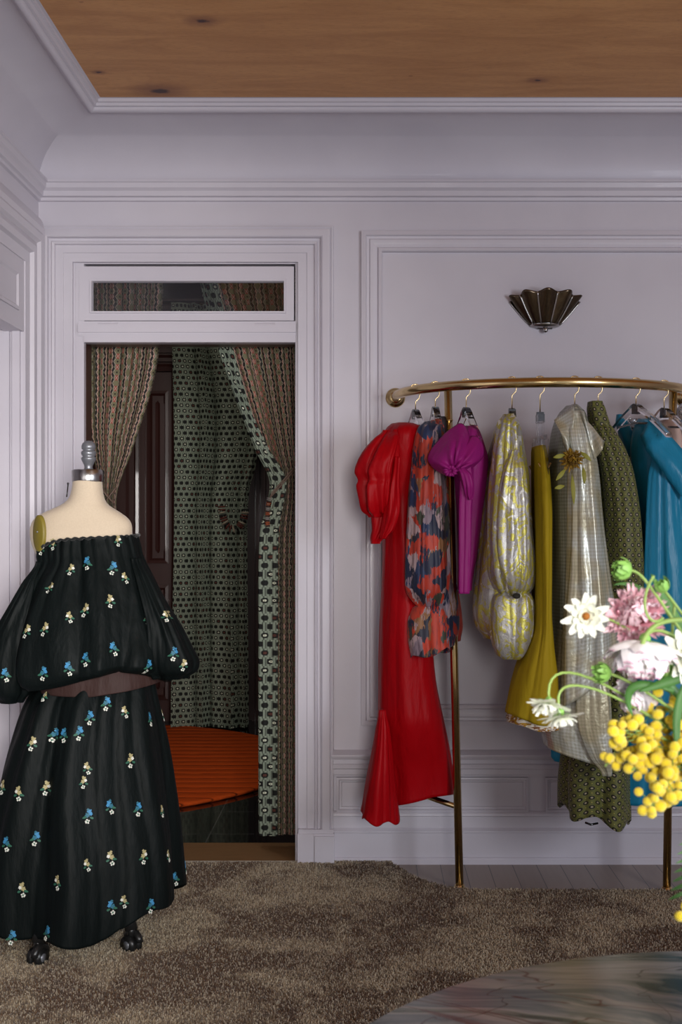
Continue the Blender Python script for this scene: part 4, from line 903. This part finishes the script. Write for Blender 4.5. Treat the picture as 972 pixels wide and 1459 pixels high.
# ------------------------------------------------------------------ olive dress
t, y = mk('olive_print_dress', 'long olive dress printed with small black rings', 'dress', 858)
loft('body', [(590, 846, 870, .08, y+.10), (620, 842, 884, .12, y+.10), (660, 846, 900, .13, y+.10), (740, 850, 905, .13, y+.10), (850, 850, 905, .13, y+.10), (950, 835, 903, .13, y+.10), (1040, 815, 902, .14, y+.09), (1110, 804, 902, .15, y+.07), (1166, 803, 903, .15, y+.07)], y+.0, olivefab, t, folds=((5, .003, .020, 1.1, .1), (9, .002, .010, .2, .1)), n=200, nr=110, wr=.004, ws=3, seed=61, thick=.002, hem=lambda th: -.025*math.cos(th)-.018*math.sin(5*th+1.1))
loft('gathered_sleeve', [(592, 846, 868, .03, y-.02), (610, 848, 880, .05, y-.03), (635, 853, 895, .06, y-.03), (670, 860, 908, .07, y-.03), (720, 866, 916, .075, y-.03), (790, 869, 921, .075, y-.03), (850, 871, 922, .075, y-.03), (910, 872, 920, .07, y-.03), (950, 876, 914, .05, y-.03)], y-.09, olivefab, t, folds=((6, .003, .009, .4, .2), (11, .003, .004, 1.0, .3)), n=160, nr=100, wr=.007, ws=4, seed=62, cap_bot=True)
loft('standing_collar', [(571, 841, 861, .045, y-.01), (580, 840, 865, .05, y-.01), (592, 841, 869, .055, y-.01), (606, 843, 874, .06, y-.01), (618, 846, 880, .06, y-.01)], y-.05, olivefab, t, folds=((5, .003, .003, .4, .6),), n=80, nr=30, wr=.005, ws=9, seed=63, cap_top=True)
mb = MB(); mb.tube([P(834, 1172, y+.0), P(842, 1175, y-.01), P(852, 1173, y+.0)], .004, 8); origin_child(mb.build('hem_weight', rivet), t)

# ------------------------------------------------------------------ turquoise gown
t, y = mk('turquoise_gown', 'long turquoise satin gown with draped neckline at the right end of the rail', 'dress', 925)
loft('body', [(594, 921, 929, .03, y+.02), (600, 916, 937, .07, y+.02), (615, 911, 952, .10, y+.02), (640, 908, 972, .12, y+.02), (680, 911, 990, .13, y+.02), (760, 918, 1000, .13, y+.02), (850, 922, 1006, .14, y+.02), (950, 912, 1008, .14, y+.02), (1050, 898, 1008, .15, y+.02), (1145, 888, 1008, .15, y+.02)], y-.08, blue, t,
     folds=((4, .004, .020, .8, .5), (7, .003, .014, 2.4, .4)), n=180, nr=110, wr=.010, ws=3, seed=71, thick=.002, hem=lambda th: .01*math.cos(th))
loft('crossed_front_drape', [(640, 938, 962, .02, y-.12), (680, 930, 975, .03, y-.125), (760, 925, 985, .035, y-.13), (860, 922, 995, .04, y-.13), (930, 920, 1000, .04, y-.13)], y-.16, blue, t, folds=((4, .004, .012, 1.8, 1.2), (7, .002, .006, .4, 1.0)), n=120, nr=80, wr=.012, ws=3, seed=72, thick=.002)
mb = MB(); 
a0 = [P(926, 594, y-.10), P(945, 610, y-.13), P(972, 640, y-.15), P(990, 670, y-.15)]; b0 = [P(912, 620, y-.10), P(920, 640, y-.15), P(945, 672, y-.18), P(975, 712, y-.18)]
vs = []; 
for j in range(13):
    q = j/12*3; i = min(2, int(q)); fr = q-i
    for k in range(7):
        s_ = k/6; p = (a0[i].lerp(a0[i+1], fr)).lerp(b0[i].lerp(b0[i+1], fr), s_); p.y -= .018*math.sin(PI*s_)+.006*math.sin(s_*9+q); vs.append(p)
mb.add(vs, [(j*7+k, j*7+k+1, j*7+8+k, j*7+7+k) for j in range(12) for k in range(6)]); o = mb.build('folded_neckline', blue); origin_child(o, t); md = o.modifiers.new('c', 'SOLIDIFY'); md.thickness = .004
loft('back_strap', [(590, 880, 888, .02, y+.12), (600, 879, 896, .03, y+.12), (620, 884, 905, .05, y+.12), (650, 892, 912, .07, y+.12)], y+.1, blue, t, n=60, nr=30, wr=.004, seed=73)
loft('train', [(1000, 800, 912, .03, y+.08), (1060, 788, 912, .05, y+.08), (1083, 788, 912, .05, y+.08), (1093, 792, 912, .05, y+.08)], y+.06, blue, t, folds=((4, .004, .008, 1.8, 1.2),), n=100, nr=30, wr=.006, seed=74, thick=.002, hem=lambda th: -.02*math.cos(th)-.0)
t, y2 = mk('silver_sequin_blouse', 'crumpled silver sequinned top behind the turquoise gown', 'top', 905)
loft('body', [(596, 898, 914, .02, y2+.20), (602, 895, 918, .03, y2+.20), (615, 894, 920, .04, y2+.20), (660, 896, 922, .05, y2+.20), (800, 896, 922, .06, y2+.20)], y2+.18, silverseq, t, folds=((5, .002, .006, 1, 1),), n=80, nr=50, wr=.012, ws=14, seed=75, cap_bot=True)
t, y2 = mk('blush_lace_top', 'blush lace top on the clear hanger beside the right rack post', 'top', 948)
loft('body', [(597, 946, 966, .05, y2+.06), (603, 940, 970, .09, y2+.06), (640, 942, 978, .1, y2+.06), (760, 945, 980, .1, y2+.06), (900, 945, 980, .1, y2+.06)], y2, blush, t, folds=((5, .002, .006, 1, 1),), n=80, nr=50, wr=.006, ws=8, seed=76, cap_bot=True)
t, y2 = mk('silver_sequin_dress', 'silver sequinned dress cut by the right edge of the photo', 'dress', 975)
loft('body', [(574, 974, 988, .04, y2), (584, 966, 1000, .08, y2), (600, 966, 1010, .1, y2), (616, 964, 1016, .11, y2), (640, 984, 1020, .1, y2), (800, 990, 1024, .12, y2)], y2-.03, silverseq, t, folds=((6, .003, .010, 1, 1),), n=100, nr=50, wr=.012, ws=14, seed=77, cap_bot=True)

# ------------------------------------------------------------------ wall sconce
t = thing('wall_sconce', 'fan shaped fluted bronze wall sconce above the clothes rail', 'wall light', tuple(P(776, 466, 4.97)))
c0 = P(776, 466, 5.0); v = []; NA, NT = 121, 16
for j in range(NT+1):
    q = j/NT
    for i in range(NA):
        f_ = -1+2*i/(NA-1); ang = f_*PI/2; fl_ = abs(math.cos(2.5*PI*f_))**.7 if True else 0; flw = .5-.5*math.cos(5*PI*(f_+1))
        hw = .060+.084*q**.9; dep = .040+.062*q; rr_ = 1+(.16*flw-.08)*(.4+.6*q)
        x = hw*math.sin(ang)*(rr_ if abs(f_) < .98 else 1); yy = dep*math.cos(ang)*rr_; z = .006+.128*q*(1-.22*f_*f_)+(.010*flw-.004)*q
        v.append(c0+Vector((x, -yy-.001, z)))
f = [(j*NA+i, j*NA+i+1, (j+1)*NA+i+1, (j+1)*NA+i) for j in range(NT) for i in range(NA-1)]
o = obj('fluted_shade', v, f, bronze); origin_child(o, t); md = o.modifiers.new('c', 'SOLIDIFY'); md.thickness = .003
for i in range(6):
    f_ = -1+2*i/5; idx = int(round((NA-1)*i/5)); mb = MB(); mb.tube([v[j*NA+min(idx, NA-1)]+Vector((0, -.003, 0)) for j in range(0, NT+1, 2)], .0032, 8); origin_child(mb.build('rib', chrome), t)
mb = MB(); vs = []
for j, (hw, dp, z) in enumerate(((.062, .045, .010), (.060, .043, .000), (.040, .030, -.006), (.015, .018, -.008))):
    for i in range(25): a = -PI/2+PI*i/24; vs.append(c0+Vector((hw*math.sin(a), -dp*math.cos(a), z)))
mb.add(vs, [(j*25+i, j*25+i+1, j*25+26+i, j*25+25+i) for j in range(3) for i in range(24)]); mb.box(c0.x-.03, c0.x+.03, 4.985, 5.0, c0.z-.01, c0.z+.09)
origin_child(mb.build('base', chrome), t)
mb = MB(); mb.tube([c0+Vector((0, -.025, -.004)), c0+Vector((0, -.025, -.014))], .006, 12); mb.ball(c0+Vector((0, -.025, -.016)), .0115, 20, 14); origin_child(mb.build('ball_finial', chrome), t)

# ------------------------------------------------------------------ marble table, vase and flowers
t = thing('marble_table', 'round veined grey marble table in the near right corner', 'table', (.5, 1.222, 0))
mb = MB(); mb.lathe([(0, .718), (.585, .718), (.602, .722), (.609, .730), (.610, .736), (.608, .744), (.602, .7495), (.0, .75)], (0, 0, 0), 160); o = mb.build('tabletop', marble, t); autosmooth(o, 50)
mb = MB(); mb.lathe([(.0, .018), (.26, .018), (.26, .036), (.10, .05), (.065, .12), (.055, .4), (.065, .66), (.14, .716), (0, .717)], (0, 0, 0), 64); mb.build('pedestal', brass, t)
VX, VY = .60, 1.52
t = thing('flower_vase', 'white rounded vase standing on the marble table', 'vase', (VX, VY, .75))
mb = MB(); mb.lathe([(.0, 0), (.045, 0), (.07, .03), (.082, .08), (.07, .13), (.045, .165), (.038, .19), (.045, .205), (.041, .205), (.034, .19), (.04, .165), (.0, .16)], (0, 0, 0), 48); mb.build('body', vasem, t)
MOUTH = Vector((VX, VY, .95))
def bez(a, b, c, d, n=18): return [a*(1-q)**3+b*3*q*(1-q)**2+c*3*q*q*(1-q)+d*q**3 for q in [i/n for i in range(n+1)]]
def stem(name, label, cat, end, c1, c2, r=.0019, group=None, mouth=MOUTH):
    t = thing(name, label, cat, tuple(mouth), 0, group); mb = MB(); pts = bez(mouth, Vector(c1), Vector(c2), Vector(end)); N = len(pts)
    mb.tube(pts, [r*1.25-(r*.4)*i/N for i in range(N)], 10); origin_child(mb.build('stem', stemg), t); return t
def leafmesh(mb, pts, wid, mi=0, nrm=Vector((0, -1, .3))):
    vs = []; N = len(pts)-1
    for j, p in enumerate(pts):
        q = j/N; tdir = (Vector(pts[min(j+1, N)])-Vector(pts[max(j-1, 0)])).normalized(); sd = tdir.cross(nrm).normalized(); wj = wid*math.sin(PI*(q*.93+.05))**.8
        for k in (-1, 0, 1): vs.append(Vector(p)+sd*wj*k+nrm*(-.15*wj if k == 0 else 0))
    mb.add(vs, [(j*3+k, j*3+k+1, j*3+4+k, j*3+3+k) for j in range(N) for k in range(2)], mi)
def daisy(label, cpx, d, sc, Y, c1, c2, eye=True, n=11, group='white star daisies'):
    c = P(cpx[0], cpx[1], Y); d = Vector(d).normalized(); t = stem('star_daisy', label, 'flower', c-d*.006, P(*c2), P(*c1), .0016)
    mb = MB(); uvs = []; rr = random.Random(int(cpx[0]))
    petals(mb, c, d, n, .003*sc, .026*sc, .0105*sc, .15, .3, 0, 0, .15, rr, .1, uvs); petals(mb, c+d*.002, d, n-1, .002*sc, .020*sc, .0085*sc, .5, .3, .3, 0, .2, rr, .1, uvs); petals(mb, c+d*.003, d, n-3, .002*sc, .012*sc, .006*sc, .9, .3, .1, 0, .2, rr, .1, uvs)
    origin_child(mb.build('petals', p_white, uv=uvs), t)
    mb = MB(); petals(mb, c-d*.003, d, 6, .001, .014*sc, .005*sc, .2, .3, .2, 0, .2, rr); mb.ball(c-d*.005, .0045*sc); origin_child(mb.build('calyx', budg), t)
    if eye: mb = MB(); mb.ball(c+d*.006, .0048*sc, mi=0); origin_child(mb.build('flower_eye', eye_br), t)
    return t
def ruffle(label, cpx, d, L, Y, m, layers, c1, c2, wid=.013, notch=.25, cat='flower', name='ranunculus', curl0=.0):
    c = P(cpx[0], cpx[1], Y); d = Vector(d).normalized(); t = stem(name, label, cat, c-d*.01, P(*c2), P(*c1), .0022)
    mb = MB(); uvs = []; rr = random.Random(int(cpx[1]))
    for k in range(layers):
        q = k/(layers-1); petals(mb, c+d*(.012*q-.006), d, int((24 if layers > 6 else 17)-6*q), .002, L*(1-.42*q), wid*(1-.2*q), curl0+.15+1.15*q, .35, k*.37, 0, .25, rr, notch, uvs)
    origin_child(mb.build('petals', m, uv=uvs), t)
    mb = MB(); petals(mb, c-d*.008, d, 6, .001, .018, .007, .1, .3, .2, 0, .2, rr); mb.ball(c-d*.01, .007); origin_child(mb.build('calyx', budg), t); return t
Yv = 1.46
daisy('white star daisy with brown eye facing front', (835, 878), (-.12, -1, .08), 1.0, Yv, (880, 870, Yv+.02), (960, 920, Yv+.03))
daisy('drooping white daisy at the far left of the bouquet', (781, 1003), (-.25, -.45, -.85), .95, Yv-.02, (775, 925, Yv), (850, 925, Yv+.01), False, 13)
daisy('drooping white daisy with pale pink petals just right of the leftmost one', (800, 1020), (.15, -.2, -1), .95, Yv-.02, (775, 945, Yv-.01), (880, 945, Yv), False, 13)
daisy('cream flower cut by the right edge of the photo', (978, 936), (.1, -1, .1), 1.15, Yv-.02, (990, 1000, Yv), (1000, 1100, Yv), False, 13)
ruffle('large frilly pink bloom at the top of the bouquet', (906, 878), (-.35, -.85, .35), .042, Yv+.03, p_pink, 7, (940, 870, Yv+.05), (990, 960, Yv+.05), .011)
ruffle('white bloom with magenta rimmed petals below the pink one', (918, 922), (-.12, -.10, -1), .050, Yv-.02, p_frill, 5, (930, 880, Yv), (1000, 880, Yv+.03), .034, .12, curl0=.25)
ruffle('small white and pink bloom tucked under the magenta rimmed one', (905, 992), (-.4, -.6, -.5), .026, Yv+.02, p_frill, 5, (930, 960, Yv+.03), (1000, 980, Yv+.03), .02, .05)
def bud(label, px, py, d, c1, c2, sc=1.0):
    c = P(px, py, Yv); d = Vector(d).normalized(); t = stem('flower_bud', label, 'flower bud', c-d*.006*sc, P(*c2), P(*c1), .0019)
    mb = MB(); rr = random.Random(px)
    for k in range(3): petals(mb, c-d*.008*sc, d, 6, .001, .020*sc, .009*sc, 1.0+.18*k, .6, k*.5, 0, .1, rr)
    mb.ball(c-d*.002, .0055*sc, sc=(1, 1, 1.1)); origin_child(mb.build('bud', budg), t); return t
bud('pale green bud nodding left at the very top of the bouquet', 889, 812, (-1, -.2, .15), (925, 810, Yv), (930, 860, Yv), 1.05)
bud('green bud beside the white magenta rimmed bloom', 860, 958, (-.9, -.3, .15), (885, 965, Yv), (960, 985, Yv))
bud('green bud hanging on the right of the magenta rimmed bloom', 948, 957, (.1, -.3, 1), (945, 985, Yv), (990, 1010, Yv), 1.05)
bud('green bud at the top right of the bouquet', 944, 836, (-.5, -.3, .8), (960, 860, Yv+.02), (1000, 900, Yv+.02), .8)
def blade(label, pts, wid, Yb):
    mb = MB(); P4 = [P(a, b, Yb+i*.004) for i, (a, b) in enumerate(pts)]; leafmesh(mb, bez(*P4, n=20), wid)
    o = mb.build('leaf_blade', leafg); md = o.modifiers.new('c', 'SOLIDIFY'); md.thickness = .0006; return tag(o, label, 'leaf')
blade('narrow leaf arching left below the topmost bud', [(1000, 960), (960, 850), (900, 822), (874, 834)], .0035, Yv+.04)
blade('green leaf crossing right under the magenta rimmed bloom', [(1010, 958), (970, 962), (945, 975), (910, 985)], .006, Yv-.03)
blade('green leaf pointing down to the mimosa at the left', [(960, 985), (900, 960), (885, 985), (902, 1020)], .005, Yv-.02)
blade('dark leaf standing behind the pink bloom', [(1000, 930), (960, 880), (945, 850), (928, 818)], .006, Yv+.07)
blade('leaf slanting down through the right side of the bouquet', [(940, 950), (950, 975), (970, 1000), (1010, 1015)], .005, Yv-.01)
blade('curved leaf at the right edge above the mimosa', [(968, 1080), (960, 1030), (965, 990), (985, 960)], .005, Yv-.03)
def curl_stem(label, pts, Yb, r=.0017):
    mb = MB(); mb.tube(bez(*[P(a, b, Yb) for a, b in pts], n=20), r, 8); return tag(mb.build('green_tendril', stemg), label, 'stem')
curl_stem('green stem looping down across the pink bloom', [(945, 880), (925, 900), (905, 860), (932, 820)], Yv-.05)
curl_stem('thick green stem curving over the magenta rimmed bloom', [(915, 920), (925, 880), (960, 880), (1010, 886)], Yv-.05, .0028)
curl_stem('upright green stem at the right of the bouquet', [(955, 1030), (960, 960), (955, 900), (962, 860)], Yv+.05, .0022)
rr = random.Random(21)
ball0 = None
def sprig(label, path, cnt, spread, seed, Yb):
    global ball0
    pts = bez(*[P(a, b, Yb) for a, b in path], n=24); t = thing('mimosa_sprig', label, 'flower', tuple(pts[0])); r_ = random.Random(seed)
    mb = MB(); mb.tube(pts, .0013, 6); sub = []
    for i in range(cnt):
        q = (i+.5)/cnt; p = pts[int(q*24)]; w_ = spread*(.45+.55*math.sin(PI*min(1, q*.85+.15)))
        for _ in range(12):
            off = Vector((r_.gauss(0, .5)*w_, r_.gauss(0, .45)*w_, r_.gauss(0, .5)*w_)); c = p+off
            if all((c-s_).length > .0088 for s_ in sub): break
        sub.append(c); mb.tube([p, p.lerp(c, .6)+Vector((0, 0, -.002)), c], .0006, 5)
    origin_child(mb.build('stem', stemg), t)
    for c in sub:
        if ball0 is None:
            b = MB(); b.ball((0, 0, 0), .0066, 14, 10); o = b.build('blossom', mim); ball0 = o
        else: o = ball0.copy(); C.objects.link(o)
        o.parent = t; o.matrix_parent_inverse = Matrix.Translation(t.location).inverted(); o.location = c; s_ = r_.uniform(.82, 1.15); o.scale = (s_, s_, s_*r_.uniform(.9, 1.05))
for lb, path, cnt, sp, sd, Yb in (
    ('mimosa sprig at the left end of the yellow mass', [(1000, 1090), (960, 1050), (905, 1030), (872, 1046)], 34, .026, 1, Yv),
    ('lowest left mimosa sprig with single blossoms dangling', [(1010, 1080), (950, 1060), (890, 1060), (862, 1092)], 32, .026, 2, Yv+.02),
    ('mimosa sprig hanging lowest in the yellow mass', [(1010, 1060), (970, 1080), (950, 1120), (925, 1152)], 40, .028, 3, Yv-.02),
    ('dense mimosa sprig against the right edge of the photo', [(1020, 1020), (985, 1040), (960, 1080), (965, 1140)], 70, .040, 4, Yv),
    ('upper mimosa sprig just under the small pink bloom', [(1020, 1040), (980, 1010), (940, 1005), (905, 1028)], 44, .028, 5, Yv+.03),
    ('middle mimosa sprig filling the yellow mass', [(1010, 1060), (960, 1060), (930, 1070), (900, 1098)], 50, .030, 6, Yv+.0),
    ('small yellow mimosa sprig low at the right edge', [(1010, 1240), (990, 1270), (978, 1290), (974, 1312)], 12, .012, 7, Yv-.1)):
    sprig(lb, path, cnt, sp, sd, Yb)
t = thing('fern_frond', 'feathery green frond hanging at the right edge below the mimosa', 'leaf', tuple(P(1000, 1120, Yv-.04)))
mb = MB(); sp = bez(*[P(a, b, Yv-.04) for a, b in ((1030, 1110), (1012, 1160), (1000, 1220), (980, 1275))], n=26)
mb.tube(sp, .0013, 6)
for i in range(3, 26, 2):
    for s_ in (-1, 1):
        p = sp[i]; L = .030*(1-.5*abs(i/26-.5)); e = p+Vector((s_*L, -.004*s_, -.012)); leafmesh(mb, [p.lerp(e, q/6) for q in range(7)], .0022, 1)
origin_child(mb.build('frond', [stemg, leafg]), t)
